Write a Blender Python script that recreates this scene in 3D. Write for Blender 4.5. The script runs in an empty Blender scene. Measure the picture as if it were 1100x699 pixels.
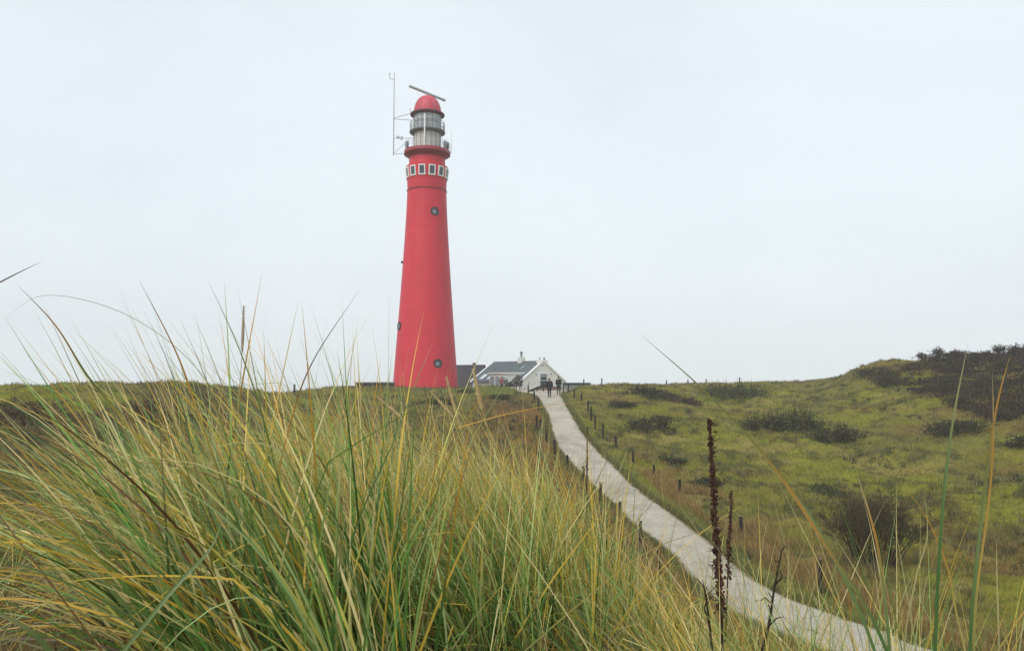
import bpy, math, random
import numpy as np
from mathutils import Vector

random.seed(7)
rng = np.random.default_rng(11)
scene = bpy.context.scene
COL = scene.collection
PI = math.pi
rad = math.radians

# ------------------------------------------------------------------ camera
F, CX, CY, PITCH = 800.0, 550.0, 349.5, rad(3.75)
cp, sp = math.cos(PITCH), math.sin(PITCH)


def at(px, py, d):
    """the point of the place seen at photo pixel (px, py), d metres ahead"""
    a, b = (px - CX) / F, (CY - py) / F
    v = (a, cp - b * sp, sp + b * cp)
    k = d / v[1]
    return (v[0] * k, d, v[2] * k)


cam_d = bpy.data.cameras.new('camera')
cam = bpy.data.objects.new('camera', cam_d)
COL.objects.link(cam)
cam.rotation_euler = (PI / 2 + PITCH, 0, 0)
cam_d.sensor_width = 36
cam_d.lens = 36 * F / 1100
cam_d.clip_start = 0.02
cam_d.clip_end = 5000
scene.camera = cam

# ------------------------------------------------------------------ colours


def s2l(c):
    c = c / 255.0
    return c / 12.92 if c <= 0.04045 else ((c + 0.055) / 1.055) ** 2.4


def lin(r, g, b, k=0.8):
    return (s2l(r) * k, s2l(g) * k, s2l(b) * k)


# ------------------------------------------------------------------ materials
def mat(name, color, rough=0.7, metal=0.0, noise=0.0, scale=4.0, bump=0.0, bscale=20.0, spec=0.3, stretch=None):
    m = bpy.data.materials.new(name)
    m.use_nodes = True
    nt = m.node_tree
    b = nt.nodes['Principled BSDF']
    b.inputs['Base Color'].default_value = (*color, 1)
    b.inputs['Roughness'].default_value = rough
    b.inputs['Metallic'].default_value = metal
    b.inputs['Specular IOR Level'].default_value = spec
    tc = nt.nodes.new('ShaderNodeTexCoord')
    mp = nt.nodes.new('ShaderNodeMapping')
    nt.links.new(tc.outputs['Object'], mp.inputs['Vector'])
    if stretch:
        mp.inputs['Scale'].default_value = stretch
    if noise:
        n = nt.nodes.new('ShaderNodeTexNoise')
        n.inputs['Scale'].default_value = scale
        n.inputs['Detail'].default_value = 6
        n.inputs['Roughness'].default_value = 0.65
        nt.links.new(mp.outputs[0], n.inputs['Vector'])
        r = nt.nodes.new('ShaderNodeMapRange')
        r.inputs['From Min'].default_value = 0.3
        r.inputs['From Max'].default_value = 0.7
        r.inputs['To Min'].default_value = 1 - noise
        r.inputs['To Max'].default_value = 1 + noise
        nt.links.new(n.outputs['Fac'], r.inputs['Value'])
        mx = nt.nodes.new('ShaderNodeMix')
        mx.data_type = 'RGBA'
        mx.blend_type = 'MULTIPLY'
        mx.inputs['Factor'].default_value = 1
        mx.inputs['A'].default_value = (*color, 1)
        nt.links.new(r.outputs['Result'], mx.inputs['B'])
        nt.links.new(mx.outputs['Result'], b.inputs['Base Color'])
    if bump:
        n2 = nt.nodes.new('ShaderNodeTexNoise')
        n2.inputs['Scale'].default_value = bscale
        n2.inputs['Detail'].default_value = 5
        nt.links.new(mp.outputs[0], n2.inputs['Vector'])
        bp = nt.nodes.new('ShaderNodeBump')
        bp.inputs['Strength'].default_value = bump
        bp.inputs['Distance'].default_value = 0.05
        nt.links.new(n2.outputs['Fac'], bp.inputs['Height'])
        nt.links.new(bp.outputs['Normal'], b.inputs['Normal'])
    return m


def mat_attr(name, rough=0.65, trans=0.0, spec=0.25, noise=0.0, scale=3.0, bump=0.0, bscale=8.0, bdist=0.1):
    """plant / ground material: own colour of every leaf or patch comes from the mesh"""
    m = bpy.data.materials.new(name)
    m.use_nodes = True
    nt = m.node_tree
    b = nt.nodes['Principled BSDF']
    at_ = nt.nodes.new('ShaderNodeAttribute')
    at_.attribute_name = 'Col'
    col_out = at_.outputs['Color']
    b.inputs['Roughness'].default_value = rough
    b.inputs['Specular IOR Level'].default_value = spec
    tc = nt.nodes.new('ShaderNodeTexCoord')
    if noise:
        mults = []
        for sc_ in (scale, scale * 6):
            n = nt.nodes.new('ShaderNodeTexNoise')
            n.inputs['Scale'].default_value = sc_
            n.inputs['Detail'].default_value = 8
            n.inputs['Roughness'].default_value = 0.7
            nt.links.new(tc.outputs['Object'], n.inputs['Vector'])
            r = nt.nodes.new('ShaderNodeMapRange')
            r.inputs['From Min'].default_value = 0.3
            r.inputs['From Max'].default_value = 0.7
            r.inputs['To Min'].default_value = 1 - noise
            r.inputs['To Max'].default_value = 1 + noise
            nt.links.new(n.outputs['Fac'], r.inputs['Value'])
            mx = nt.nodes.new('ShaderNodeMix')
            mx.data_type = 'RGBA'
            mx.blend_type = 'MULTIPLY'
            mx.inputs['Factor'].default_value = 1
            nt.links.new(col_out, mx.inputs['A'])
            nt.links.new(r.outputs['Result'], mx.inputs['B'])
            col_out = mx.outputs['Result']
    nt.links.new(col_out, b.inputs['Base Color'])
    if bump:
        n2 = nt.nodes.new('ShaderNodeTexNoise')
        n2.inputs['Scale'].default_value = bscale
        n2.inputs['Detail'].default_value = 8
        nt.links.new(tc.outputs['Object'], n2.inputs['Vector'])
        bp = nt.nodes.new('ShaderNodeBump')
        bp.inputs['Strength'].default_value = bump
        bp.inputs['Distance'].default_value = bdist
        nt.links.new(n2.outputs['Fac'], bp.inputs['Height'])
        nt.links.new(bp.outputs['Normal'], b.inputs['Normal'])
    if trans:
        t = nt.nodes.new('ShaderNodeBsdfTranslucent')
        nt.links.new(col_out, t.inputs['Color'])
        ms = nt.nodes.new('ShaderNodeMixShader')
        ms.inputs['Fac'].default_value = trans
        nt.links.new(b.outputs[0], ms.inputs[1])
        nt.links.new(t.outputs[0], ms.inputs[2])
        nt.links.new(ms.outputs[0], nt.nodes['Material Output'].inputs['Surface'])
    return m


M = {}
M['grass'] = mat_attr('grass_blades', 0.42, 0.42, 0.5)
M['leaf'] = mat_attr('shrub_leaves', 0.7, 0.15, 0.15)
M['twig'] = mat_attr('bare_twigs', 0.85, 0, 0.1)
M['ground'] = mat_attr('dune_ground', 0.95, 0, 0.05, noise=0.28, scale=1.3, bump=0.8, bscale=5, bdist=0.15)
M['post'] = mat('weathered_post_wood', lin(40, 36, 32), 0.9, noise=0.35, scale=9, bump=0.5, bscale=30, stretch=(4, 4, 0.7))
M['posttop'] = mat('post_end_grain', lin(95, 88, 78), 0.9, noise=0.3, scale=20)
M['white'] = mat('white_wall_paint', (0.74, 0.73, 0.69), 0.8, noise=0.06, scale=1.2, bump=0.15, bscale=12)
M['whitetrim'] = mat('white_trim_paint', (0.76, 0.77, 0.76), 0.55, noise=0.03)
M['cottage_roof'] = mat('grey_slate_roof', lin(96, 106, 110), 0.7, noise=0.22, scale=1.6, bump=0.4, bscale=6)
M['thatch'] = mat('dark_thatch', lin(66, 64, 68), 0.95, noise=0.28, scale=2.2, bump=0.6, bscale=9)
M['glassdark'] = mat('window_glass', lin(62, 72, 80), 0.12, spec=0.6)
M['glasspale'] = mat('pale_window_glass', lin(140, 155, 162), 0.12, spec=0.6)
M['darkwall'] = mat('dark_tarred_wall', lin(44, 46, 48), 0.85, noise=0.2, scale=2)
M['brick'] = mat('dull_red_brick', lin(120, 92, 84), 0.9, noise=0.25, scale=3)
M['galv'] = mat('galvanised_steel', lin(186, 190, 193), 0.5, 0.3, noise=0.1)
M['steeldark'] = mat('dark_grey_steel', lin(128, 132, 135), 0.55, 0.2, noise=0.1)
M['panel'] = mat('pale_grey_panel', lin(208, 206, 200), 0.6, noise=0.12, scale=1.5, stretch=(1, 1, 0.3))
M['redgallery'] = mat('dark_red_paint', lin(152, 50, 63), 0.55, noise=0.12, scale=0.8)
M['reddome'] = mat('red_dome_paint', lin(208, 74, 90), 0.5, noise=0.06, scale=0.8)
M['porthole'] = mat('porthole_rim', lin(52, 44, 48), 0.6)
M['stalk'] = mat('dry_seed_stalk', lin(84, 56, 46), 0.9, noise=0.6, scale=60, bump=0.5, bscale=200)
M['stalkdark'] = mat('dead_twig_bark', lin(52, 44, 38), 0.9, noise=0.3, scale=40)
M['seedhead'] = mat('straw_seed_head', lin(190, 166, 122), 0.9, noise=0.3, scale=80)
M['vent'] = mat('porthole_ventilator', lin(132, 136, 140), 0.5, noise=0.1)
M['skin'] = mat('skin', lin(200, 150, 125), 0.6)
M['hair'] = mat('dark_hair', lin(40, 36, 34), 0.8)


def cloth(name, r, g, b):
    return mat(name, lin(r, g, b), 0.9, noise=0.12, scale=6)


# tower paint: weathered red with faint courses and rain streaks
def tower_mat():
    m = mat('red_tower_paint', lin(212, 47, 66, 0.82), 0.5, noise=0.09, scale=0.35, bump=0.10, bscale=3, spec=0.3)
    nt = m.node_tree
    b = nt.nodes['Principled BSDF']
    src = b.inputs['Base Color'].links[0].from_socket
    tc = nt.nodes.new('ShaderNodeTexCoord')
    for sc_, st, a in ((1.0, (1.6, 1.6, 0.10), 0.05), (1.0, (0.05, 0.05, 2.6), 0.045), (7.0, (1, 1, 1), 0.05)):
        mp = nt.nodes.new('ShaderNodeMapping')
        mp.inputs['Scale'].default_value = st
        nt.links.new(tc.outputs['Object'], mp.inputs['Vector'])
        n = nt.nodes.new('ShaderNodeTexNoise')
        n.inputs['Scale'].default_value = sc_
        n.inputs['Detail'].default_value = 5
        nt.links.new(mp.outputs[0], n.inputs['Vector'])
        r = nt.nodes.new('ShaderNodeMapRange')
        r.inputs['From Min'].default_value = 0.3
        r.inputs['From Max'].default_value = 0.7
        r.inputs['To Min'].default_value = 1 - a
        r.inputs['To Max'].default_value = 1 + a
        nt.links.new(n.outputs['Fac'], r.inputs['Value'])
        mx = nt.nodes.new('ShaderNodeMix')
        mx.data_type = 'RGBA'
        mx.blend_type = 'MULTIPLY'
        mx.inputs['Factor'].default_value = 1
        nt.links.new(src, mx.inputs['A'])
        nt.links.new(r.outputs['Result'], mx.inputs['B'])
        src = mx.outputs['Result']
    nt.links.new(src, b.inputs['Base Color'])
    return m


M['tower'] = tower_mat()


def path_mat():
    m = mat('crushed_shell_path', lin(190, 183, 168, 0.76), 0.95, noise=0.13, scale=0.7, bump=0.6, bscale=14, spec=0.1)
    nt = m.node_tree
    b = nt.nodes['Principled BSDF']
    src = b.inputs['Base Color'].links[0].from_socket
    tc = nt.nodes.new('ShaderNodeTexCoord')

    def band(scale, lo, hi, col, detail=6, dist=0.0):
        nonlocal src
        n = nt.nodes.new('ShaderNodeTexNoise')
        n.inputs['Scale'].default_value = scale
        n.inputs['Detail'].default_value = detail
        n.inputs['Roughness'].default_value = 0.7
        n.inputs['Distortion'].default_value = dist
        nt.links.new(tc.outputs['Object'], n.inputs['Vector'])
        r = nt.nodes.new('ShaderNodeMapRange')
        r.inputs['From Min'].default_value = lo
        r.inputs['From Max'].default_value = hi
        nt.links.new(n.outputs['Fac'], r.inputs['Value'])
        mx = nt.nodes.new('ShaderNodeMix')
        mx.data_type = 'RGBA'
        nt.links.new(r.outputs['Result'], mx.inputs['Factor'])
        nt.links.new(src, mx.inputs['A'])
        mx.inputs['B'].default_value = (*col, 1)
        src = mx.outputs['Result']
    band(0.35, 0.46, 0.74, lin(156, 148, 130, 0.68), 8, 0.6)     # damp sandy stains
    band(9.0, 0.50, 0.80, lin(116, 108, 92, 0.72), 8)           # grit
    band(0.9, 0.62, 0.70, lin(92, 86, 70, 0.74), 8, 1.5)         # dark scraps of moss and mud
    # soil and moss working in from both edges
    at_ = nt.nodes.new('ShaderNodeAttribute')
    at_.attribute_name = 'Col'
    n = nt.nodes.new('ShaderNodeTexNoise')
    n.inputs['Scale'].default_value = 1.6
    n.inputs['Detail'].default_value = 8
    n.inputs['Roughness'].default_value = 0.7
    nt.links.new(tc.outputs['Object'], n.inputs['Vector'])
    ad = nt.nodes.new('ShaderNodeMath')
    ad.operation = 'ADD'
    nt.links.new(at_.outputs['Fac'], ad.inputs[0])
    nt.links.new(n.outputs['Fac'], ad.inputs[1])
    r = nt.nodes.new('ShaderNodeMapRange')
    r.inputs['From Min'].default_value = 0.96
    r.inputs['From Max'].default_value = 1.36
    nt.links.new(ad.outputs[0], r.inputs['Value'])
    mx = nt.nodes.new('ShaderNodeMix')
    mx.data_type = 'RGBA'
    nt.links.new(r.outputs['Result'], mx.inputs['Factor'])
    nt.links.new(src, mx.inputs['A'])
    mx.inputs['B'].default_value = (*lin(118, 108, 76, 0.74), 1)
    nt.links.new(mx.outputs['Result'], b.inputs['Base Color'])
    return m


M['path'] = path_mat()


# ------------------------------------------------------------------ object helpers
def tag(o, label=None, cat=None, group=None, kind=None):
    if label:
        o['label'] = label
    if cat:
        o['category'] = cat
    if group:
        o['group'] = group
    if kind:
        o['kind'] = kind
    return o


def thing(name, loc, label, cat, group=None, rz=0.0):
    o = bpy.data.objects.new(name, None)
    o.empty_display_size = 0.3
    o.location = loc
    o.rotation_euler = (0, 0, rz)
    COL.objects.link(o)
    return tag(o, label, cat, group)


def link_mesh(name, me, material, parent=None):
    o = bpy.data.objects.new(name, me)
    COL.objects.link(o)
    if material and not me.materials:
        me.materials.append(material)
    if parent is not None:
        o.parent = parent
    return o


def np_mesh(name, V, faces, col=None, smooth=False):
    """V (n,3); faces: list of (m,k) int arrays; col (n,3) albedo per vertex"""
    me = bpy.data.meshes.new(name)
    V = np.ascontiguousarray(V, dtype=np.float32)
    me.vertices.add(len(V))
    me.vertices.foreach_set('co', V.ravel())
    lv = np.concatenate([f.ravel() for f in faces]).astype(np.int32)
    ln = np.concatenate([np.full(len(f), f.shape[1]) for f in faces]).astype(np.int32)
    ls = np.concatenate([[0], np.cumsum(ln)[:-1]]).astype(np.int32)
    me.loops.add(len(lv))
    me.loops.foreach_set('vertex_index', lv)
    me.polygons.add(len(ln))
    me.polygons.foreach_set('loop_start', ls)
    me.polygons.foreach_set('loop_total', ln)
    if smooth:
        me.polygons.foreach_set('use_smooth', np.ones(len(ln), dtype=bool))
    if col is not None:
        a = me.attributes.new('Col', 'FLOAT_COLOR', 'POINT')
        c4 = np.ones((len(V), 4), dtype=np.float32)
        c4[:, :3] = np.clip(col, 0.002, 0.9)
        a.data.foreach_set('color', c4.ravel())
    me.update(calc_edges=True)
    me.validate()
    return me


class MB:
    def __init__(self):
        self.v, self.f = [], []

    def add(self, vs, fs):
        o = len(self.v)
        self.v += [tuple(p) for p in vs]
        self.f += [tuple(i + o for i in f) for f in fs]
        return self

    def box(self, c, s, rz=0.0):
        hx, hy, hz = s[0] / 2, s[1] / 2, s[2] / 2
        cr, sr = math.cos(rz), math.sin(rz)
        vs = []
        for z in (-hz, hz):
            for x, y in ((-hx, -hy), (hx, -hy), (hx, hy), (-hx, hy)):
                vs.append((c[0] + x * cr - y * sr, c[1] + x * sr + y * cr, c[2] + z))
        return self.add(vs, [(3, 2, 1, 0), (4, 5, 6, 7), (0, 1, 5, 4), (1, 2, 6, 5), (2, 3, 7, 6), (3, 0, 4, 7)])

    def hexa(self, bot, top):
        return self.add(list(bot) + list(top), [(3, 2, 1, 0), (4, 5, 6, 7), (0, 1, 5, 4), (1, 2, 6, 5), (2, 3, 7, 6), (3, 0, 4, 7)])

    def tube(self, pts, radii, n=8, cap=True):
        pts = [Vector(p) for p in pts]
        if isinstance(radii, (int, float)):
            radii = [radii] * len(pts)
        vs, fs = [], []
        ref = None
        for i, p in enumerate(pts):
            t = (pts[min(i + 1, len(pts) - 1)] - pts[max(i - 1, 0)]).normalized()
            if ref is None:
                ref = t.orthogonal().normalized()
            u = (ref - t * ref.dot(t)).normalized()
            ref = u
            w = t.cross(u)
            for k in range(n):
                a = 2 * PI * k / n
                vs.append(p + (u * math.cos(a) + w * math.sin(a)) * radii[i])
        for i in range(len(pts) - 1):
            for k in range(n):
                a, b = i * n + k, i * n + (k + 1) % n
                fs.append((a, b, b + n, a + n))
        if cap:
            fs.append(tuple(range(n - 1, -1, -1)))
            fs.append(tuple(range((len(pts) - 1) * n, len(pts) * n)))
        return self.add(vs, fs)

    def lathe(self, prof, n=64, close_top=True, close_bot=True):
        vs, fs = [], []
        for r, z in prof:
            for k in range(n):
                a = 2 * PI * k / n
                vs.append((r * math.cos(a), r * math.sin(a), z))
        for i in range(len(prof) - 1):
            for k in range(n):
                a, b = i * n + k, i * n + (k + 1) % n
                fs.append((a, b, b + n, a + n))
        if close_bot:
            fs.append(tuple(range(n - 1, -1, -1)))
        if close_top:
            fs.append(tuple(range((len(prof) - 1) * n, len(prof) * n)))
        return self.add(vs, fs)

    def ring(self, R, z, r=0.025, n=40):
        pts = [(R * math.cos(2 * PI * k / n), R * math.sin(2 * PI * k / n), z) for k in range(n + 1)]
        return self.tube(pts, r, 6, cap=False)

    def ellip(self, c, r, nu=12, nv=8):
        vs, fs = [], []
        for j in range(nv + 1):
            ph = -PI / 2 + PI * j / nv
            for k in range(nu):
                a = 2 * PI * k / nu
                vs.append((c[0] + r[0] * math.cos(ph) * math.cos(a), c[1] + r[1] * math.cos(ph) * math.sin(a), c[2] + r[2] * math.sin(ph)))
        for j in range(nv):
            for k in range(nu):
                a, b = j * nu + k, j * nu + (k + 1) % nu
                fs.append((a, b, b + nu, a + nu))
        return self.add(vs, fs)

    def build(self, name, material, parent=None, smooth=False, bevel=0.0):
        me = bpy.data.meshes.new(name)
        me.from_pydata(self.v, [], self.f)
        if smooth:
            me.polygons.foreach_set('use_smooth', [True] * len(me.polygons))
        me.update()
        o = link_mesh(name, me, material, parent)
        if smooth:
            try:
                me.set_sharp_from_angle(angle=rad(40))
            except Exception:
                pass
        if bevel:
            b = o.modifiers.new('bevel', 'BEVEL')
            b.width = bevel
            b.segments = 2
        return o


# ------------------------------------------------------------------ noise
def _hash(ix, iy, seed):
    h = (ix.astype(np.int64) * 374761393 + iy.astype(np.int64) * 668265263 + seed * 1274126177) & 0x7fffffff
    h = ((h ^ (h >> 13)) * 1274126177) & 0x7fffffff
    return ((h ^ (h >> 16)) & 0xffff) / 65535.0


def vnoise(x, y, seed=0):
    ix, iy = np.floor(x), np.floor(y)
    fx, fy = x - ix, y - iy
    fx, fy = fx * fx * (3 - 2 * fx), fy * fy * (3 - 2 * fy)
    a = _hash(ix, iy, seed)
    b = _hash(ix + 1, iy, seed)
    c = _hash(ix, iy + 1, seed)
    d = _hash(ix + 1, iy + 1, seed)
    return (a * (1 - fx) + b * fx) * (1 - fy) + (c * (1 - fx) + d * fx) * fy


def fbm(x, y, seed=0, oct=4):
    s, a, t = 0, 1.0, 0
    for i in range(oct):
        s = s + a * vnoise(x * 2 ** i + 17.3 * i, y * 2 ** i - 9.1 * i, seed + i)
        t += a
        a *= 0.55
    return s / t


def sst(lo, hi, x):
    t = np.clip((x - lo) / (hi - lo), 0, 1)
    return t * t * (3 - 2 * t)


# ------------------------------------------------------------------ path line
# photo row, left edge, right edge, metres ahead
PE = [(424, 576, 603, 74), (432, 581, 607, 67), (446, 588.6, 615, 60), (457, 591, 622, 56), (469, 594, 629, 52.5),
      (480, 599, 639, 49.5), (492, 607, 651, 47), (503, 618, 664, 44.5), (514, 629, 674, 42), (526, 642, 688, 39.5),
      (537, 655, 702, 37.5), (549, 666, 720, 35.5), (560, 676, 736, 33.8), (573.6, 694, 754, 32), (592.7, 720, 774, 29.5),
      (612, 735, 797, 27.3), (631, 752, 826, 25.2), (650, 774, 868, 23.2), (669, 812, 922, 21.3), (688, 862, 984, 19.5),
      (699, 898, 1018, 18.6)]
Ls = [at(l, y, d) for y, l, r, d in PE]
Rs = [at(r, y, d) for y, l, r, d in PE]
zt = Ls[0][2]
Ls = [(-0.5, 92, zt + 0.1), (1.0, 84, zt + 0.1), (1.9, 79, zt + 0.05)] + Ls + [(12.6, 15.2, -6.9), (19, 10.5, -6.7), (30, 5.5, -6.6)]
Rs = [(7.5, 93, zt + 0.1), (6.0, 85, zt + 0.1), (5.2, 79, zt + 0.05)] + Rs + [(14.2, 17.2, -6.9), (20, 12.8, -6.7), (31, 7.8, -6.6)]


def catmull(P, per=10):
    P = np.array(P, dtype=float)
    P = np.vstack([2 * P[0] - P[1], P, 2 * P[-1] - P[-2]])
    out = []
    for i in range(1, len(P) - 2):
        p0, p1, p2, p3 = P[i - 1], P[i], P[i + 1], P[i + 2]
        for k in range(per):
            t = k / per
            out.append(0.5 * ((2 * p1) + (-p0 + p2) * t + (2 * p0 - 5 * p1 + 4 * p2 - p3) * t ** 2 + (-p0 + 3 * p1 - 3 * p2 + p3) * t ** 3))
    out.append(P[-2])
    return np.array(out)


PL, PR = catmull(Ls), catmull(Rs)
for _ in range(40):                      # smooth the measured edges a little
    for A in (PL, PR):
        A[1:-1] = (A[:-2] + 2 * A[1:-1] + A[2:]) / 4
PC = (PL + PR) / 2
PCZ = PC[:, 2].copy()
for _ in range(30):
    PCZ[1:-1] = (PCZ[:-2] + 2 * PCZ[1:-1] + PCZ[2:]) / 4
seg = np.gradient(PC[:, :2], axis=0)
seg /= np.linalg.norm(seg, axis=1)[:, None]
PN = np.stack([-seg[:, 1], seg[:, 0]], 1)          # sideways
PH = np.abs(np.sum((PR - PL)[:, :2] * PN, 1)) / 2  # half width


def path_info(x, y):
    """distance beyond the path edge (negative on it), its height there, side (+1 right of it in the photo)"""
    x, y = np.asarray(x, float), np.asarray(y, float)
    n = len(x)
    best = np.empty(n)
    zz = np.empty(n)
    sd = np.empty(n)
    for s in range(0, n, 20000):
        dx = x[s:s + 20000, None] - PC[None, :, 0]
        dy = y[s:s + 20000, None] - PC[None, :, 1]
        d2 = dx * dx + dy * dy
        w = np.exp(-(d2 - d2.min(1, keepdims=True)) / 0.6)
        zz[s:s + 20000] = (w * PCZ).sum(1) / w.sum(1)
        k = d2.argmin(1)
        r = np.arange(len(k))
        best[s:s + 20000] = np.sqrt(d2[r, k]) - PH[k]
        sd[s:s + 20000] = np.sign(dx[r, k] * (-PN[k, 0]) + dy[r, k] * (-PN[k, 1]))
    # PN points to one side: fix the sign so that +1 is the field on the right
    return best, zz, sd * SIDE_SIGN


SIDE_SIGN = 1.0
mid = len(PC) // 2
if np.dot(-PN[mid], np.array([1.0, 0.0])) < 0:
    SIDE_SIGN = -1.0

# ------------------------------------------------------------------ posts (photo column, foot row, top row)
LEFT_POSTS = [(567.6, 422, 415), (574, 430, 419.5), (578.3, 441, 427.5), (576.7, 460.5, 446), (580.6, 465, 454), (587, 476, 463.6),
              (596, 488, 475), (609.7, 506, 492), (627, 519, 507), (645, 538, 526), (666, 561, 549), (687.5, 585, 573), (708, 625, 590)]
RIGHT_POSTS = [(605, 421, 411), (610.3, 421.5, 412.5), (617, 428.6, 418), (624.8, 431.3, 422), (631.9, 441, 430), (634.8, 451.5, 436),
               (639.4, 460, 446), (647.6, 470.5, 455), (661.6, 481, 468), (680, 497, 485), (702.8, 511, 500.5), (730.5, 527, 517),
               (796.5, 573, 557), (881, 638.5, 600)]
YS = [p[0] for p in PE]
DS = [p[3] for p in PE]


def path_d(py):
    if py < 424:
        return 74 + (424 - py) * 1.6
    return float(np.interp(py, YS, DS))


# ------------------------------------------------------------------ terrain
CT = []          # control points x, y, z


def c(px, py, d):
    CT.append(at(px, py, d))


for p, q in ((LEFT_POSTS, -1), (RIGHT_POSTS, 1)):
    for (x, yb, yt) in p:
        c(x, yb, path_d(yb))
for i in range(8, len(PC), 8):
    CT.append((PC[i, 0], PC[i, 1], PCZ[i]))
# lighthouse hill and left dunes
for t in [(545, 417, 84), (515, 416.5, 84), (457, 416, 88), (423, 415, 89), (382, 416, 86), (344, 419, 80), (313, 424.5, 76), (290, 425, 70),
          (260, 422, 60), (229, 417, 54), (172, 418, 50), (95, 417, 48), (38, 420, 46), (0, 424, 44), (-80, 419, 44), (-200, 420, 40),
          (500, 428, 74), (530, 430, 70), (550, 440, 62), (480, 446, 58), (420, 436, 66), (350, 440, 58), (300, 452, 48), (560, 460, 54), (540, 480, 46),
          (200, 445, 42), (100, 440, 40), (20, 442, 38), (100, 480, 31), (20, 480, 31), (60, 524, 25), (0, 562, 20), (-100, 480, 28),
          (150, 540, 22), (300, 520, 26), (450, 520, 30), (-200, 560, 16),
          (570, 520, 38), (600, 560, 31), (640, 600, 26)]:
    c(*t)
# field on the right
for t in [(650, 413, 86), (700, 413.5, 92), (750, 412, 96), (800, 411, 98), (850, 410, 96), (880, 409, 93), (895, 408, 91), (908, 404, 88), (922, 396, 85), (940, 390, 83), (962, 388, 82), (990, 389, 80),
          (1040, 387, 77), (1100, 384, 73), (1200, 376, 68), (1300, 372, 64), (960, 398, 76), (1000, 402, 72), (1060, 405, 68), (1110, 405, 64),
          (690, 430, 72), (760, 430, 76), (850, 426, 80), (920, 416, 76), (980, 420, 68), (1050, 425, 62), (1110, 430, 57),
          (700, 450, 61), (780, 452, 62), (860, 452, 62), (950, 448, 60), (1030, 458, 55), (1110, 462, 50),
          (720, 480, 51), (800, 485, 50), (880, 485, 49), (960, 487, 48), (1050, 492, 45), (1120, 495, 42),
          (790, 525, 40.5), (860, 530, 40), (930, 533, 39), (1010, 535, 38), (1090, 540, 36),
          (850, 575, 32.5), (930, 583, 31.5), (1010, 588, 31), (1090, 595, 29.5), (920, 625, 26.5), (1000, 640, 25), (1080, 650, 24), (1060, 699, 20), (1150, 690, 20)]:
    c(*t)
# land beyond the crest, out to the horizon
for th in np.radians(np.arange(-60, 61, 8.0)):
    for r, z in ((135, -7), (200, -11), (400, -15), (750, -19)):
        CT.append((r * math.sin(th), r * math.cos(th), z))
# the dune the camera stands on
CT += [(0, 0.3, -1.45), (-0.6, 0.8, -1.25), (0.7, 0.8, -1.4), (-1.2, 1.2, -0.95), (0, 1.5, -1.05), (1.2, 1.2, -1.4), (-1, 2, -0.84), (-2.2, 2, -0.92),
       (-0.2, 2.2, -0.95), (0.5, 2.2, -1.2), (1.5, 2.2, -1.42), (2.5, 2, -1.75), (-1.2, 3, -0.92), (-3, 3, -1.08), (-0.2, 3.2, -1.0), (0.5, 3.2, -1.24),
       (1.3, 3.2, -1.72), (2.6, 3.2, -2.4), (-1.5, 4.3, -1.15), (-3.5, 4.5, -1.35), (0, 4.5, -1.1), (0.9, 4.5, -1.64), (2, 4.6, -2.45), (3.6, 4.5, -3.2),
       (-1, 6, -1.55), (-4.5, 6, -1.9), (0.6, 6, -1.85), (2, 6.2, -2.8), (4.5, 6, -3.9), (-1, 8, -2.6), (-5, 8, -3.0), (1.5, 8.3, -3.3), (4.5, 8.5, -4.6),
       (-2, 11, -3.9), (-7, 11, -4.0), (2, 12, -4.9), (6, 12, -5.9), (-3, 15, -4.7), (3, 16, -6.0), (8, 14.5, -6.5), (-10, 14, -4.6), (4.5, 20, -6.8),
       (-1, 20, -5.2), (1, 22, -5.9), (8, 4, -4.0), (10, 8, -5.8), (-6, 3, -1.2), (-9, 6, -2.4), (-1, 26, -5.2), (-5, 24, -4.6)]
CT = np.array(CT)


def uv(x, y):
    r = np.hypot(x, y)
    th = np.clip(np.arctan2(x, y), -1.15, 1.15)
    return np.stack([th * 2.2, np.log(r + 1.5)], 1)


def tps_k(d2):
    return 0.5 * d2 * np.log(d2 + 1e-9)


CU = uv(CT[:, 0], CT[:, 1])
n_c = len(CU)
A = np.zeros((n_c + 3, n_c + 3))
A[:n_c, :n_c] = tps_k(((CU[:, None] - CU[None]) ** 2).sum(-1)) + np.eye(n_c) * 2e-4
A[:n_c, n_c] = 1
A[:n_c, n_c + 1:] = CU
A[n_c, :n_c] = 1
A[n_c + 1:, :n_c] = CU.T
TW = np.linalg.solve(A, np.concatenate([CT[:, 2], [0, 0, 0]]))


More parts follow.
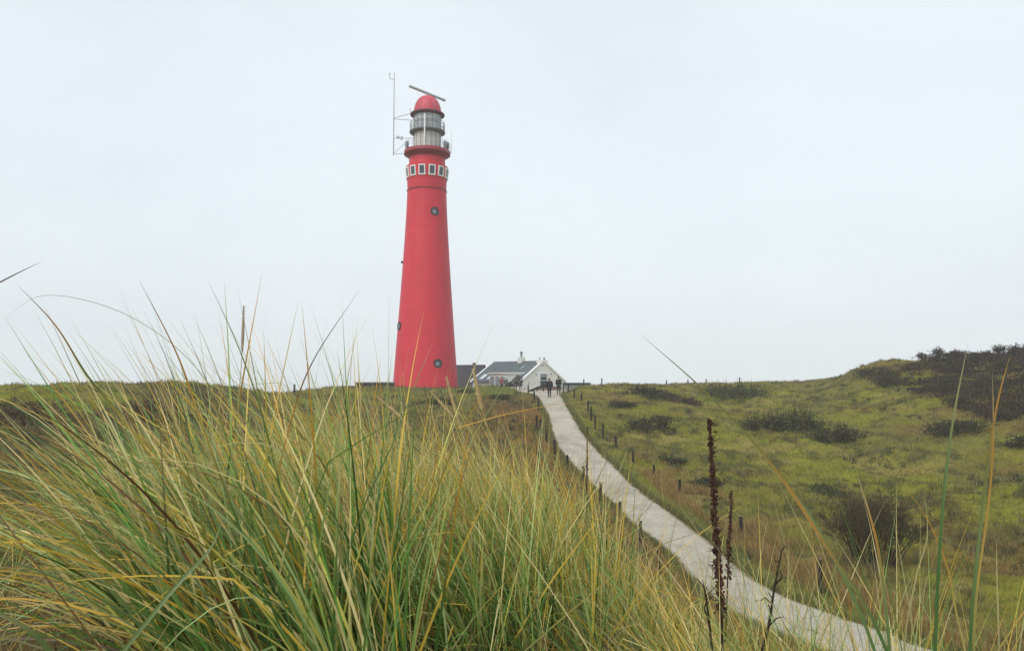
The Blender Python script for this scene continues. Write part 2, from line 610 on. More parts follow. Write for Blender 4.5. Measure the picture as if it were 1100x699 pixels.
def height(x, y):
    x, y = np.atleast_1d(np.asarray(x, float)), np.atleast_1d(np.asarray(y, float))
    U = uv(x, y)
    z = np.empty(len(x))
    for s in range(0, len(x), 20000):
        u = U[s:s + 20000]
        z[s:s + 20000] = tps_k(((u[:, None] - CU[None]) ** 2).sum(-1)) @ TW[:n_c] + TW[n_c] + u @ TW[n_c + 1:]
    r = np.hypot(x, y)
    th = np.abs(np.arctan2(x, y))
    back = sst(rad(58), rad(110), th)
    z = z * (1 - back) + (-1.4 - 0.02 * np.minimum(r, 300)) * back
    near = 1 - sst(0.3, 1.2, r)
    z = z * (1 - near) + (-1.42) * near
    pd, pz, _ = path_info(x, y)
    off = sst(0.3, 3.5, pd)
    amp = sst(3, 25, r)
    hum = (fbm(x / 7.0, y / 7.0, 3, 3) - 0.5) * 1.1 * amp + (fbm(x / 1.7, y / 1.7, 9, 3) - 0.5) * (0.12 + 0.62 * amp)
    hum *= 1 - 0.6 * sst(78, 90, r) * (1 - sst(110, 140, r))
    hum += (fbm(x / 40, y / 40, 21, 3) - 0.5) * 5 * sst(130, 300, r)
    z = z + hum * (0.12 + 0.88 * off)
    # lighthouse foot and cottage yard are level
    dl = np.hypot(x + 10.6, y - 92)
    z = z * (1 - 0.5 * (1 - sst(4, 8, dl))) + (-1.72) * 0.5 * (1 - sst(4, 8, dl))
    yard = (1 - sst(5, 9, np.hypot(x - 1.5, y - 104)))
    z = z * (1 - yard) + (-2.3) * yard
    m = 1 - sst(0.05, 1.3, pd)
    z = z * (1 - m) + (pz - 0.05) * m
    return z


def H(x, y):
    return float(height([x], [y])[0])


_DS = np.geomspace(7, 140, 900)


def ground_at(px, py, fallback):
    """where the sight line through a photo pixel meets the ground"""
    q = np.array([at(px, py, d) for d in _DS])
    hit = np.nonzero(height(q[:, 0], q[:, 1]) >= q[:, 2])[0]
    d = float(_DS[hit[0]]) if len(hit) else fallback
    x, y, _ = at(px, py, d)
    return x, y, H(x, y), d


def L3(*a):
    return np.array(lin(*a))


C_MOSS, C_OLIVE, C_DARK = L3(119, 119, 40), L3(110, 106, 48), L3(62, 63, 36)
C_TAN, C_RUST, C_GREEN, C_HEATH, C_LIT = L3(150, 130, 82), L3(118, 88, 46), L3(98, 106, 50), L3(84, 70, 46), L3(88, 74, 48)


def ground_colour(x, y, pd, side):
    n = len(x)
    r = np.hypot(x, y)
    a = fbm(x / 9, y / 9, 31, 4)[:, None]
    b = fbm(x / 3.2, y / 3.2, 47, 4)[:, None]
    d = fbm(x / 5, y / 5, 59, 4)[:, None]
    e = fbm(x / 1.1, y / 1.1, 71, 3)[:, None]
    c = np.repeat(C_MOSS[None], n, 0)

    def mixc(c, col, w):
        return c * (1 - w) + col * w
    c = mixc(c, C_OLIVE, sst(0.40, 0.60, a))
    c = mixc(c, C_TAN, 0.42 * sst(0.53, 0.70, b))
    c = mixc(c, C_RUST, 0.45 * sst(0.57, 0.70, d))
    c = mixc(c, C_DARK, 0.7 * sst(0.55, 0.68, e))
    # right edge of the field turns rusty
    th = np.arctan2(x, y)[:, None]
    c = mixc(c, C_RUST, 0.45 * sst(0.40, 0.62, th) * sst(0.45, 0.6, d) * (r[:, None] > 12))
    # left of the path: heather and brown grass, dark band on the left dune
    lf = (side < 0)[:, None]
    c = np.where(lf, mixc(c, C_HEATH, 0.45 * sst(0.50, 0.66, d)), c)
    band = sst(33, 37, r)[:, None] * (1 - sst(60, 75, r)[:, None]) * (1 - sst(-0.26, -0.12, th))
    c = mixc(c, C_HEATH, 0.75 * band * sst(0.42, 0.6, a))
    # verges
    p = pd[:, None]
    v = (1 - sst(0.35, 1.3, p)) * sst(0.25, 0.5, b + 0.1)
    c = np.where(lf, mixc(c, mixc(np.repeat(C_GREEN[None], n, 0), C_RUST, sst(0.40, 0.6, b)), 0.8 * v), mixc(c, C_GREEN, 0.7 * v))
    lv = sst(0.5, 1.2, p) * (1 - sst(4, 7, p))
    c = np.where(lf, mixc(c, mixc(np.repeat(C_RUST[None], n, 0), C_HEATH, sst(0.4, 0.6, e)), 0.7 * lv * sst(22, 32, r)[:, None]), c)
    # dune under the marram: brown litter
    nd = (1 - sst(4.5, 7, r))[:, None]
    c = mixc(c, mixc(np.repeat(C_LIT[None], n, 0), C_DARK, sst(0.35, 0.6, e)), nd * 0.9)
    # the lawn by the cottage
    lawn = (1 - sst(3, 7, np.hypot((x + 1.5) * 0.7, y - 82)))[:, None]
    c = mixc(c, L3(104, 118, 48), lawn * 0.8)
    return c


th_f = np.radians(np.arange(-48, 48.01, 0.25))
th_b = np.radians(np.arange(51, 309.1, 3.0))
TH = np.concatenate([th_f, th_b])
RR = np.concatenate([np.geomspace(0.25, 5, 60)[:-1], np.geomspace(5, 130, 320)[:-1], np.geomspace(130, 750, 36)])
tg, rg = np.meshgrid(TH, RR)
gx, gy = (rg * np.sin(tg)).ravel(), (rg * np.cos(tg)).ravel()
gz = height(gx, gy)
gpd, _, gsd = path_info(gx, gy)
gc = ground_colour(gx, gy, gpd, gsd)
nt_, nr_ = len(TH), len(RR)
i0 = (np.arange(nr_ - 1)[:, None] * nt_ + np.arange(nt_)[None]).ravel()
i1 = (np.arange(nr_ - 1)[:, None] * nt_ + (np.arange(nt_)[None] + 1) % nt_).ravel()
quads = np.stack([i0, i0 + nt_, i1 + nt_, i1], 1)
V = np.stack([gx, gy, gz], 1)
V = np.vstack([V, [[0, 0, -1.42]]])
gc = np.vstack([gc, gc[:1]])
k = np.arange(nt_)
tri = np.stack([np.full(nt_, len(V) - 1), k, (k + 1) % nt_], 1)
me = np_mesh('ground', V, [quads, tri], gc, smooth=True)
ground = link_mesh('ground', me, M['ground'])
tag(ground, 'mossy green and brown dune ground rolling to the horizon', 'ground', kind='structure')

# path strip
NC = 9
ks = np.arange(len(PL))
edge_l = 0.13 * (fbm(ks / 5.0, ks * 0 + 3.3, 5, 3) - 0.5) * 2
edge_r = 0.13 * (fbm(ks / 5.0, ks * 0 + 8.3, 6, 3) - 0.5) * 2
pv = []
for i in range(NC):
    t = i / (NC - 1)
    tt = (t - 0.5)
    off = (1 - t) * edge_l[:, None] * 1.0 * PN * (1 if i == 0 else 0.5) + t * edge_r[:, None] * PN * (1 if i == NC - 1 else 0.5)
    pv.append(PL[:, :2] * (1 - t) + PR[:, :2] * t + off)
pv = np.stack(pv, 1).reshape(-1, 2)
_, pz, _ = path_info(pv[:, 0], pv[:, 1])
tcol = np.tile(np.linspace(-1, 1, NC), len(PL))
pz = pz + 0.02 - 0.05 * np.abs(tcol) ** 4 + 0.02 * (fbm(pv[:, 0] / 1.2, pv[:, 1] / 1.2, 77, 3) - 0.5)
a = (np.arange(len(PL) - 1)[:, None] * NC + np.arange(NC - 1)[None]).ravel()
me = np_mesh('path', np.column_stack([pv, pz]), [np.stack([a, a + 1, a + NC + 1, a + NC], 1)], np.repeat((np.abs(tcol) ** 3)[:, None] * 0.88, 3, 1), True)
path_o = link_mesh('path', me, M['path'])
tag(path_o, 'pale grey shell path winding up to the lighthouse hill', 'path', kind='structure')


# ------------------------------------------------------------------ plants: blades and leaf clouds
def unit(v):
    return v / np.maximum(np.linalg.norm(v, axis=-1, keepdims=True), 1e-9)


def blades(base, az, th0, bend, L, w, cA, cB, K=7, twist=None, tipstart=0.45, kink=0.0):
    """curved tapering leaf ribbons, returns verts, quads, colours"""
    N = len(base)
    t = np.linspace(0, 1, K + 1)
    tm = (t[:-1] + t[1:]) / 2
    th = th0[:, None] + bend[:, None] * tm[None] ** 1.5
    if kink:
        kn = (rng.uniform(0, 1, N) < kink) * rng.uniform(0.35, 1.5, N)
        kt = rng.uniform(0.3, 0.85, N)
        th = np.minimum(th + kn[:, None] * (tm[None] > kt[:, None]), 2.6)
    d = np.stack([np.sin(th) * np.cos(az)[:, None], np.sin(th) * np.sin(az)[:, None], np.cos(th)], -1)
    P = np.concatenate([np.zeros((N, 1, 3)), np.cumsum(d * (L / K)[:, None, None], 1)], 1) + base[:, None]
    D = np.concatenate([d[:, :1], (d[:, :-1] + d[:, 1:]) / 2, d[:, -1:]], 1)
    s = np.stack([-np.sin(az), np.cos(az), 0 * az], -1)[:, None]
    nrm = np.cross(D, np.repeat(s, K + 1, 1))
    psi = rng.uniform(-0.9, 0.9, N)[:, None, None] if twist is None else twist[:, None, None]
    W = unit(s * np.cos(psi) + nrm * np.sin(psi))
    prof = (0.75 + 0.6 * t * (1 - t)) * (1 - t ** 2.6) + 0.03
    W = W * (w[:, None] * prof[None] / 2)[..., None]
    Vv = np.stack([P - W, P + W], 2).reshape(-1, 3)
    f = sst(tipstart, 0.95, t)[None, :, None]
    C = (cA[:, None] * (1 - f) + cB[:, None] * f)
    C = np.repeat(C[:, :, None], 2, 2).reshape(-1, 3)
    b0 = (np.arange(N)[:, None] * (K + 1) * 2 + np.arange(K)[None] * 2).ravel()
    Q = np.stack([b0, b0 + 1, b0 + 3, b0 + 2], 1)
    return Vv, Q, C


def join(parts):
    Vs, Fs, Cs, o = [], [], [], 0
    for v, f, cc in parts:
        Vs.append(v)
        Fs.append(f + o)
        Cs.append(cc)
        o += len(v)
    return np.vstack(Vs), np.vstack(Fs), np.vstack(Cs)


def leaf_quads(P, size, col, up=0.3):
    N = len(P)
    a = unit(rng.normal(size=(N, 3)))
    b = unit(np.cross(a, rng.normal(size=(N, 3))))
    s = (size * rng.uniform(0.6, 1.3, N))[:, None]
    Vv = np.stack([P - a * s, P - b * s * 0.55, P + a * s, P + b * s * 0.55], 1).reshape(-1, 3)
    Q = (np.arange(N)[:, None] * 4 + np.arange(4)[None])
    return Vv, Q, np.repeat(col, 4, 0)


PAL_A = np.array([lin(92, 130, 60), lin(126, 154, 80), lin(150, 170, 112), lin(66, 98, 44), lin(176, 172, 84), lin(222, 188, 78), lin(230, 214, 150), lin(120, 88, 52)])
PAL_W = np.array([0.19, 0.18, 0.11, 0.15, 0.12, 0.10, 0.10, 0.05])
PAL_TIP = np.array([lin(224, 186, 74), lin(216, 156, 56), lin(190, 176, 116), lin(216, 200, 140), lin(150, 140, 96)])


def marram(px, py, n_per, Lr, lean, spread, wr, gold=0.0, green=0.0):
    """tussocks of marram rooted at (px,py): n_per leaves each"""
    n = len(px)
    idx = np.repeat(np.arange(n), n_per)
    N = len(idx)
    ang, rr = rng.uniform(0, 2 * PI, N), np.abs(rng.normal(0, 0.07, N))
    bx, by = px[idx] + rr * np.cos(ang), py[idx] + rr * np.sin(ang)
    bz = height(bx, by) - 0.02
    tl = rng.uniform(0.78, 1.12, n)[idx]
    L = rng.uniform(*Lr, N) * tl
    # lean with the wind (towards -x) plus own spread
    wild = np.where(rng.uniform(0, 1, N) < 0.14, 1.9, 1.0)
    vx = -lean + wild * rng.normal(0, spread, N) + 0.9 * rr * np.cos(ang) + rng.normal(0, 0.06, n)[idx]
    vy = wild * rng.normal(0, spread * 1.1, N) + 0.9 * rr * np.sin(ang)
    az = np.arctan2(vy, vx)
    th0 = np.clip(np.hypot(vx, vy), 0.02, 1.3)
    # wind bends the upper part further over
    bend = rng.gamma(2.2, 0.20, N) * (0.55 + 0.9 * np.clip(-np.cos(az) * -1 * 0 + (np.cos(az) < 0), 0, 1))
    w = rng.uniform(*wr, N)
    pw = PAL_W.copy()
    pw[5:7] += gold
    pw[0:2] += green
    pw /= pw.sum()
    tone = (rng.normal(1, 0.12, n)[idx])[:, None] * rng.normal(1, 0.27, N)[:, None]
    ci = rng.choice(len(PAL_A), N, p=pw)
    cA = PAL_A[ci] * np.minimum(np.clip(tone, 0.38, 1.8) * 1.5, 0.78 / PAL_A[ci].max(1, keepdims=True))
    tipm = rng.uniform(0, 1, N) < 0.45 + gold
    cB = np.where(tipm[:, None], PAL_TIP[rng.choice(5, N)] * 1.2, cA * 1.1)
    return blades(np.column_stack([bx, by, bz]), az, th0, bend, L, w, cA, cB, K=11, kink=0.13, twist=rng.uniform(-1.35, 1.35, N))


def in_px(x, y, z):
    """photo pixel of a place (for choosing where things grow)"""
    v = np.stack([x, y, z], -1)
    zc = v[..., 1] * cp + v[..., 2] * sp
    yc = -v[..., 1] * sp + v[..., 2] * cp
    return CX + F * v[..., 0] / zc, CY - F * yc / zc


parts = []


def scatter(n, x0, x1, y0, y1, mask):
    xs, ys = [], []
    while len(xs) < n:
        x, y = random.uniform(x0, x1), random.uniform(y0, y1)
        if random.random() < mask(x, y):
            xs.append(x)
            ys.append(y)
    return np.array(xs), np.array(ys)


# big clump left, leaning hard to the left
x_, y_ = scatter(50, -1.2, 0.1, 1.75, 3.0, lambda x, y: 1.0 if -0.44 < x / y < -0.12 else 0.0)
parts.append(marram(x_, y_, 40, (0.7, 1.18), 0.34, 0.20, (0.0048, 0.0095), 0.09, 0.12))
# mass in the middle, further off
x_, y_ = scatter(120, -1.5, 1.15, 2.9, 5.4, lambda x, y: 1.0 if -0.30 < x / y < 0.13 else 0.0)
parts.append(marram(x_, y_, 60, (0.62, 1.04), 0.33, 0.19, (0.004, 0.008), 0.25, 0.05))
# near right part of the mass, green upright
x_, y_ = scatter(30, -0.25, 0.55, 2.5, 3.6, lambda x, y: 1.0 if x / y < 0.15 else 0.0)
parts.append(marram(x_, y_, 56, (0.5, 0.9), 0.24, 0.24, (0.004, 0.007), 0.02, 0.15))
# thinning out down the right flank
x_, y_ = scatter(60, 0.4, 1.75, 3.2, 6.6, lambda x, y: 1.0 if 0.10 < x / y < 0.28 else 0.0)
parts.append(marram(x_, y_, 64, (0.32, 0.66), 0.22, 0.30, (0.0035, 0.0065), 0.30, 0.08))
# sparse leaves at the left edge
x_, y_ = scatter(18, -3.0, -0.9, 1.9, 4.2, lambda x, y: 1.0 if -0.9 < x / y < -0.46 else 0.0)
parts.append(marram(x_, y_, 22, (0.35, 0.75), 0.5, 0.40, (0.003, 0.006), 0.14, 0.0))
# right foreground, rooted below the picture
x_, y_ = scatter(34, 0.4, 1.4, 1.7, 3.2, lambda x, y: 1.0 if 0.20 < x / y < 0.56 else 0.0)
parts.append(marram(x_, y_, 36, (0.6, 1.05), 0.16, 0.36, (0.0025, 0.0045), 0.16, 0.08))
x_, y_ = scatter(10, 0.9, 2.2, 1.6, 3.0, lambda x, y: 1.0 if 0.52 < x / y < 0.8 else 0.0)
parts.append(marram(x_, y_, 16, (0.5, 0.95), 0.16, 0.34, (0.0025, 0.004), 0.12, 0.05))
# fresh green and straw leaves over the end of the path
x_, y_ = scatter(16, 0.55, 1.5, 1.5, 2.6, lambda x, y: 1.0 if 0.34 < x / y < 0.62 else 0.0)
parts.append(marram(x_, y_, 26, (0.75, 1.15), 0.12, 0.34, (0.003, 0.0055), 0.14, 0.22))
# looser grass further down the flank towards the path
x_, y_ = scatter(190, 0.5, 5.5, 5.5, 15.0, lambda x, y: 1.0 if 0.07 < x / y < 0.42 else 0.0)
parts.append(marram(x_, y_, 46, (0.25, 0.6), 0.14, 0.34, (0.0045, 0.0085), 0.22, 0.06))
# beside and behind the camera too
x_, y_ = scatter(30, -4.5, 4.5, -3.5, 1.0, lambda x, y: 1.0 if abs(x) > 1.2 or y < -1 else 0.0)
parts.append(marram(x_, y_, 40, (0.45, 0.9), 0.3, 0.25, (0.003, 0.006)))
Vv, Q, C = join(parts)
o = link_mesh('marram_grass', np_mesh('marram_grass', Vv, [Q], C, True), M['grass'])
tag(o, 'tall windswept green and yellow marram grass covering the near dune', 'grass', kind='stuff')

# dead litter between the tussocks: short brown and straw leaves lying every way
N = 15000
yy = rng.uniform(1.6, 7.0, N)
xx = yy * rng.uniform(-0.95, 0.42, N)
ok = rng.uniform(0, 1, N) < 1.1 - 0.12 * yy
xx, yy = xx[ok], yy[ok]
N = len(xx)
zz = height(xx, yy)
cols = np.array([lin(120, 96, 58), lin(90, 66, 42), lin(170, 146, 96), lin(104, 100, 52), lin(140, 120, 70), lin(66, 50, 36)])
cA = cols[rng.choice(6, N)] * rng.uniform(0.9, 1.6, (N, 1))
Vv, Q, C = blades(np.column_stack([xx, yy, zz - 0.01]), rng.uniform(0, 2 * PI, N), rng.uniform(0.2, 1.35, N), rng.uniform(0, 1.0, N),
                  rng.uniform(0.12, 0.42, N), rng.uniform(0.002, 0.0045, N), cA, cA * 1.1, K=5)
o = link_mesh('grass_litter', np_mesh('grass_litter', Vv, [Q], C, True), M['grass'])
tag(o, 'dead brown grass litter tangled between the marram tussocks', 'dead grass', kind='stuff')

# short turf and hummock grass over the hills
N = 110000
th = rng.uniform(rad(-40), rad(40), N)
r = np.exp(rng.uniform(math.log(6), math.log(112), N))
xx, yy = r * np.sin(th), r * np.cos(th)
pd, _, sd = path_info(xx, yy)
dens = 0.35 + 0.9 * fbm(xx / 2.6, yy / 2.6, 91, 3)
ok = (pd > 0.02) & (rng.uniform(0, 1, N) < dens) & (np.hypot(xx + 10.6, yy - 92) > 4.08)
ok &= ~((np.hypot(xx - 1.5, yy - 104) < 9) & (yy > 97))
xx, yy, pd, sd, r = xx[ok], yy[ok], pd[ok], sd[ok], r[ok]
gcol = ground_colour(xx, yy, pd, sd)
per = 5
idx = np.repeat(np.arange(len(xx)), per)
N = len(idx)
sc_ = np.clip(r[idx] * 0.004, 0.05, 0.30)
bx, by = xx[idx] + rng.normal(0, 1, N) * sc_, yy[idx] + rng.normal(0, 1, N) * sc_
pd2, _, _ = path_info(bx, by)
k2 = pd2 > -0.08
bx, by, idx, pd2 = bx[k2], by[k2], idx[k2], pd2[k2]
N = len(idx)
bz = height(bx, by) - 0.02
rr = r[idx]
Ln = rng.uniform(0.06, 0.26, N) * (0.45 + 0.55 * sst(0.2, 1.5, pd2)) * (1 + 0.25 * sst(30, 80, rr))
cA = gcol[idx] * rng.uniform(0.7, 1.4, (N, 1)) * rng.uniform(0.55, 1.45, len(xx))[idx][:, None]
tan = rng.uniform(0, 1, N) < 0.16
cA = np.where(tan[:, None], C_TAN * rng.uniform(0.8, 1.25, (N, 1)), cA)
Vv, Q, C = blades(np.column_stack([bx, by, bz]), rng.uniform(0, 2 * PI, N), rng.uniform(0.05, 0.8, N), rng.uniform(0, 0.9, N), Ln,
                  np.maximum(0.006, rr * 0.0006), cA, cA * 1.15, K=3)
o = link_mesh('dune_turf', np_mesh('dune_turf', Vv, [Q], C, True), M['grass'])
tag(o, 'short mossy turf and hummock grass on the hillsides', 'grass', kind='stuff')

# fringe of grass growing in over the edges of the path
N = 46000
i = rng.integers(10, len(PC) - 1, N)
side = np.where(rng.uniform(0, 1, N) < 0.5, 1, -1)
off = rng.normal(0.10, 0.16, N)
f = rng.uniform(0, 1, N)
j = np.minimum(i + 1, len(PC) - 1)
cx_, cy_ = PC[i, 0] * (1 - f) + PC[j, 0] * f, PC[i, 1] * (1 - f) + PC[j, 1] * f
xx, yy = cx_ - PN[i, 0] * SIDE_SIGN * side * (PH[i] + off), cy_ - PN[i, 1] * SIDE_SIGN * side * (PH[i] + off)
ok = (np.hypot(xx, yy) < 76) & (off > -0.3 + 0.5 * (1 - fbm(xx / 0.9, yy / 0.9, 311, 3)))
xx, yy = xx[ok], yy[ok]
N = len(xx)
rr = np.hypot(xx, yy)
cols = np.array([L3(104, 112, 48), L3(124, 124, 60), L3(150, 134, 82), L3(84, 92, 40), L3(122, 98, 56)])
cA = cols[rng.choice(5, N, p=[.3, .24, .18, .18, .1])] * rng.uniform(0.65, 1.35, (N, 1))
Vv, Q, C = blades(np.column_stack([xx, yy, height(xx, yy) - 0.01]), rng.uniform(0, 2 * PI, N), np.abs(rng.normal(0.35, 0.3, N)), rng.uniform(0.1, 1.0, N), rng.uniform(0.08, 0.26, N),
                  np.maximum(0.005, rr * 0.0005), cA, cA * 1.15, K=3)
o = link_mesh('path_edge_grass', np_mesh('path_edge_grass', Vv, [Q], C, True), M['grass'])
tag(o, 'low grass fringe creeping over both edges of the path', 'grass', kind='stuff')

# coarser tussocks standing out of the turf
N = 15000
th = rng.uniform(rad(-40), rad(40), N)
r = np.exp(rng.uniform(math.log(13), math.log(100), N))
xx, yy = r * np.sin(th), r * np.cos(th)
pd, _, sd = path_info(xx, yy)
dens = sst(0.45, 0.65, fbm(xx / 4, yy / 4, 133, 3))
ok = (pd > 0.7) & (rng.uniform(0, 1, N) < dens) & (np.hypot(xx + 10.6, yy - 92) > 4.25) & ~((np.hypot(xx - 1.5, yy - 104) < 9) & (yy > 97)) & (np.hypot((xx + 1.5) * 0.7, yy - 82) > 5)
xx, yy, r, pd, sd = xx[ok], yy[ok], r[ok], pd[ok], sd[ok]
n = len(xx)
tcols = np.array([L3(72, 76, 40), L3(112, 112, 50), L3(158, 140, 90), L3(136, 116, 66), L3(90, 100, 46), L3(60, 58, 38)])
tcol_ = tcols[rng.choice(6, n, p=[.2, .24, .2, .12, .14, .1])]
per = 26
idx = np.repeat(np.arange(n), per)
N = len(idx)
rad_ = rng.uniform(0.08, 0.26, n)[idx]
bx, by = xx[idx] + rng.normal(0, 1, N) * rad_, yy[idx] + rng.normal(0, 1, N) * rad_
cA = tcol_[idx] * rng.uniform(0.7, 1.3, (N, 1))
Vv, Q, C = blades(np.column_stack([bx, by, height(bx, by) - 0.02]), rng.uniform(0, 2 * PI, N), np.abs(rng.normal(0.25, 0.25, N)), rng.uniform(0.1, 1.1, N),
                  rng.uniform(0.15, 0.45, N) * rng.uniform(0.6, 1.2, n)[idx], np.maximum(0.006, r[idx] * 0.00055), cA, cA * 1.2, K=4)
o = link_mesh('tussock_grass', np_mesh('tussock_grass', Vv, [Q], C, True), M['grass'])
tag(o, 'coarse olive and straw grass tussocks dotted over the slopes', 'grass', kind='stuff')

# tall tan grass along both verges
N = 95000
i = rng.integers(20, len(PC) - 1, N)
side = np.where(rng.uniform(0, 1, N) < 0.6, 1, -1)
off = np.where(side > 0, 0.9 + rng.gamma(2.0, 0.75, N), 0.35 + rng.gamma(1.6, 1.0, N))
dirn = -PN * SIDE_SIGN
xx = PC[i, 0] + dirn[i, 0] * side * (PH[i] + off) + rng.normal(0, 0.2, N)
yy = PC[i, 1] + dirn[i, 1] * side * (PH[i] + off) + rng.normal(0, 0.2, N)
pd, _, sd = path_info(xx, yy)
rr = np.hypot(xx, yy)
clump = fbm(xx / 1.6, yy / 1.6, 15, 3)
ok = (pd > 0.3) & (rr > 11) & (rr < 66) & (clump > np.where(sd > 0, 0.38, 0.46))
ok &= np.where(sd > 0, rng.uniform(0, 1, N) < (1 - sst(36, 52, rr)) * 1.0, rng.uniform(0, 1, N) < 0.8)
xx, yy, pd, rr, sd, clump = xx[ok], yy[ok], pd[ok], rr[ok], sd[ok], clump[ok]
N = len(xx)
cols = np.array([lin(182, 150, 92), lin(164, 122, 68), lin(198, 172, 112), lin(134, 120, 62), lin(112, 88, 54)])
cA = cols[rng.choice(5, N, p=[0.3, 0.25, 0.2, 0.15, 0.10])] * rng.uniform(0.75, 1.2, (N, 1))
cA = np.where((sd < 0)[:, None], cA * np.array([1.0, 0.88, 0.74]), cA)
Ln = rng.uniform(0.3, 0.75, N) * (0.6 + 0.9 * (clump - 0.4)) * np.where(sd < 0, 0.7, 1.0)
Vv, Q, C = blades(np.column_stack([xx, yy, height(xx, yy) - 0.02]), rng.normal(PI, 0.9, N), np.abs(rng.normal(0.15, 0.2, N)), rng.uniform(0.1, 0.8, N), Ln,
                  np.maximum(0.005, rr * 0.00045), cA, cA * 1.15, K=4)
o = link_mesh('dry_verge_grass', np_mesh('dry_verge_grass', Vv, [Q], C, True), M['grass'])
tag(o, 'tan and rusty dry grass standing along the verges of the path', 'dry grass', kind='stuff')


# ------------------------------------------------------------------ single blades, seed stalks, dead stems (things)
def spline_blade(name, pix, d, w, cols, label, group=None, cat='grass blade'):
    """one long leaf; pix = photo positions from root to tip, at distances d[0]..d[-1]"""
    n = len(pix)
    pts = np.array([at(p[0], p[1], d[0] + (d[1] - d[0]) * k / (n - 1)) for k, p in enumerate(pix)])
    P = catmull(pts, 8)
    o0 = P[0].copy()
    P = P - o0
    K = len(P)
    t = np.linspace(0, 1, K)
    T = unit(np.gradient(P, axis=0))
    S = unit(np.cross(T, np.array([0.15, 1.0, 0.1])))
    Nn = unit(np.cross(S, T))
    prof = ((0.8 + 0.5 * t * (1 - t)) * (1 - t ** 3) + 0.02) * w / 2
    # folded leaf: two edges and a keel
    Vv = np.stack([P - S * prof[:, None], P + Nn * prof[:, None] * 0.5, P + S * prof[:, None]], 1).reshape(-1, 3)
    a = np.arange(K - 1) * 3
    Q = np.vstack([np.stack([a, a + 1, a + 4, a + 3], 1), np.stack([a + 1, a + 2, a + 5, a + 4], 1)])
    cs = np.array([np.interp(t, np.linspace(0, 1, len(cols)), [q[j] for q in cols]) for j in range(3)]).T
    ob = link_mesh(name, np_mesh(name, Vv, [Q], np.repeat(cs, 3, 0), True), M['grass'])
    ob.location = o0
    return tag(ob, label, cat, group)


G1, G2, YE, OR, ST, BR = lin(88, 122, 64), lin(126, 148, 90), lin(196, 172, 90), lin(200, 146, 70), lin(206, 190, 136), lin(104, 78, 60)
OLV = lin(134, 134, 74)
GB = 'long single leaves of marram grass'
spline_blade('grass_blade', [(1003, 760), (1006, 660), (1013, 540), (1024, 450), (1040, 368)], (1.15, 1.15), 0.006, [G1, G1, G2, ST],
             'tall upright green blade, the longest left of the orange-marked pair at the right', GB)
spline_blade('grass_blade', [(1040, 760), (1044, 660), (1056, 540), (1070, 440), (1086, 378)], (1.2, 1.2), 0.006, [G1, G1, G2, OLV, OR, YE],
             'tall green blade with straw tip leaning right at the right edge of the photo', GB)
spline_blade('grass_blade', [(1046, 760), (1048, 650), (1062, 540), (1067, 470), (1066, 398)], (1.25, 1.25), 0.0045, [G2, YE, OR, ST],
             'thin blade turning orange half way, crossing the leaning blade at right', GB)
spline_blade('grass_blade', [(985, 790), (940, 670), (890, 590), (830, 500), (757, 420), (688, 359)], (1.2, 1.35), 0.006, [G1, G1, OLV, OR, OLV, OLV, BR],
             'longest blade arching up left across the field from the bottom right tuft', GB)
spline_blade('grass_blade', [(970, 790), (925, 660), (880, 570), (845, 520), (811, 488)], (1.25, 1.35), 0.006, [G1, G2, G2, YE],
             'broad pale green blade running under the longest arching blade', GB)
spline_blade('grass_blade', [(958, 790), (955, 690), (945, 600), (935, 555), (920, 505)], (1.3, 1.3), 0.006, [G1, G2, OR, ST],
             'upright blade with an orange middle in front of the round bare bush', GB)
spline_blade('grass_blade', [(1060, 790), (1030, 670), (1018, 610), (995, 555), (966, 516)], (1.5, 1.5), 0.004, [ST, YE, OR, YE],
             'thin orange blade leaning left at the right side of the bare bush', GB)
spline_blade('grass_blade', [(975, 770), (972, 690), (984, 620), (996, 575), (992, 520)], (1.6, 1.6), 0.0035, [G2, ST, ST],
             'thin straw blade curling upright between the bush and the tall blades', GB)
spline_blade('grass_blade', [(1075, 770), (1073, 690), (1071, 620), (1070, 575)], (1.5, 1.5), 0.0035, [G2, ST, ST],
             'short thin straw blade standing alone low in the right corner', GB)
spline_blade('grass_blade', [(275, 640), (292, 540), (312, 455), (335, 390), (388, 308)], (2.3, 2.1), 0.006, [G1, YE, OR, BR, BR],
             'brown-tipped blade curving up right into the sky left of the lighthouse', GB)
spline_blade('grass_blade', [(340, 700), (385, 560), (420, 480), (447, 410), (466, 366)], (1.9, 1.9), 0.0045, [G1, G1, G2, ST],
             'straight green blade slanting up right across the foot of the lighthouse', GB)
spline_blade('grass_blade', [(-120, 390), (-60, 345), (-10, 309), (46, 280)], (1.2, 1.3), 0.005, [G1, BR, BR],
             'dark blade entering the sky from the left edge, the upper of two', GB)
spline_blade('grass_blade', [(330, 640), (270, 500), (215, 400), (140, 340), (52, 317), (0, 344)], (1.8, 1.6), 0.0018, [G1, G2, YE, OLV, OLV],
             'thin blade arching over the left clump and back down to the left edge', GB)
spline_blade('grass_blade', [(320, 720), (255, 560), (215, 450), (190, 380), (148, 298)], (1.7, 1.6), 0.007, [G1, G1, YE, OR, BR],
             'broad golden blade rising through the left clump with a dark brown tip', GB)
spline_blade('grass_blade', [(210, 560), (140, 460), (95, 405), (60, 350), (18, 305)], (1.7, 1.6), 0.0065, [G1, YE, G1, OR, BR],
             'green and orange blade leaning left to the highest point near the left edge', GB)
spline_blade('grass_blade', [(330, 650), (300, 520), (280, 440), (255, 370), (223, 300)], (1.9, 1.8), 0.005, [G1, G1, G2, BR],
             'slim dark green blade reaching above the horizon beside the spike seed head', GB)
spline_blade('grass_blade', [(100, 790), (60, 710), (25, 672), (-40, 645)], (1.1, 1.0), 0.012, [G2, G2, ST],
             'broad pale green blade cut by the bottom left corner', GB)
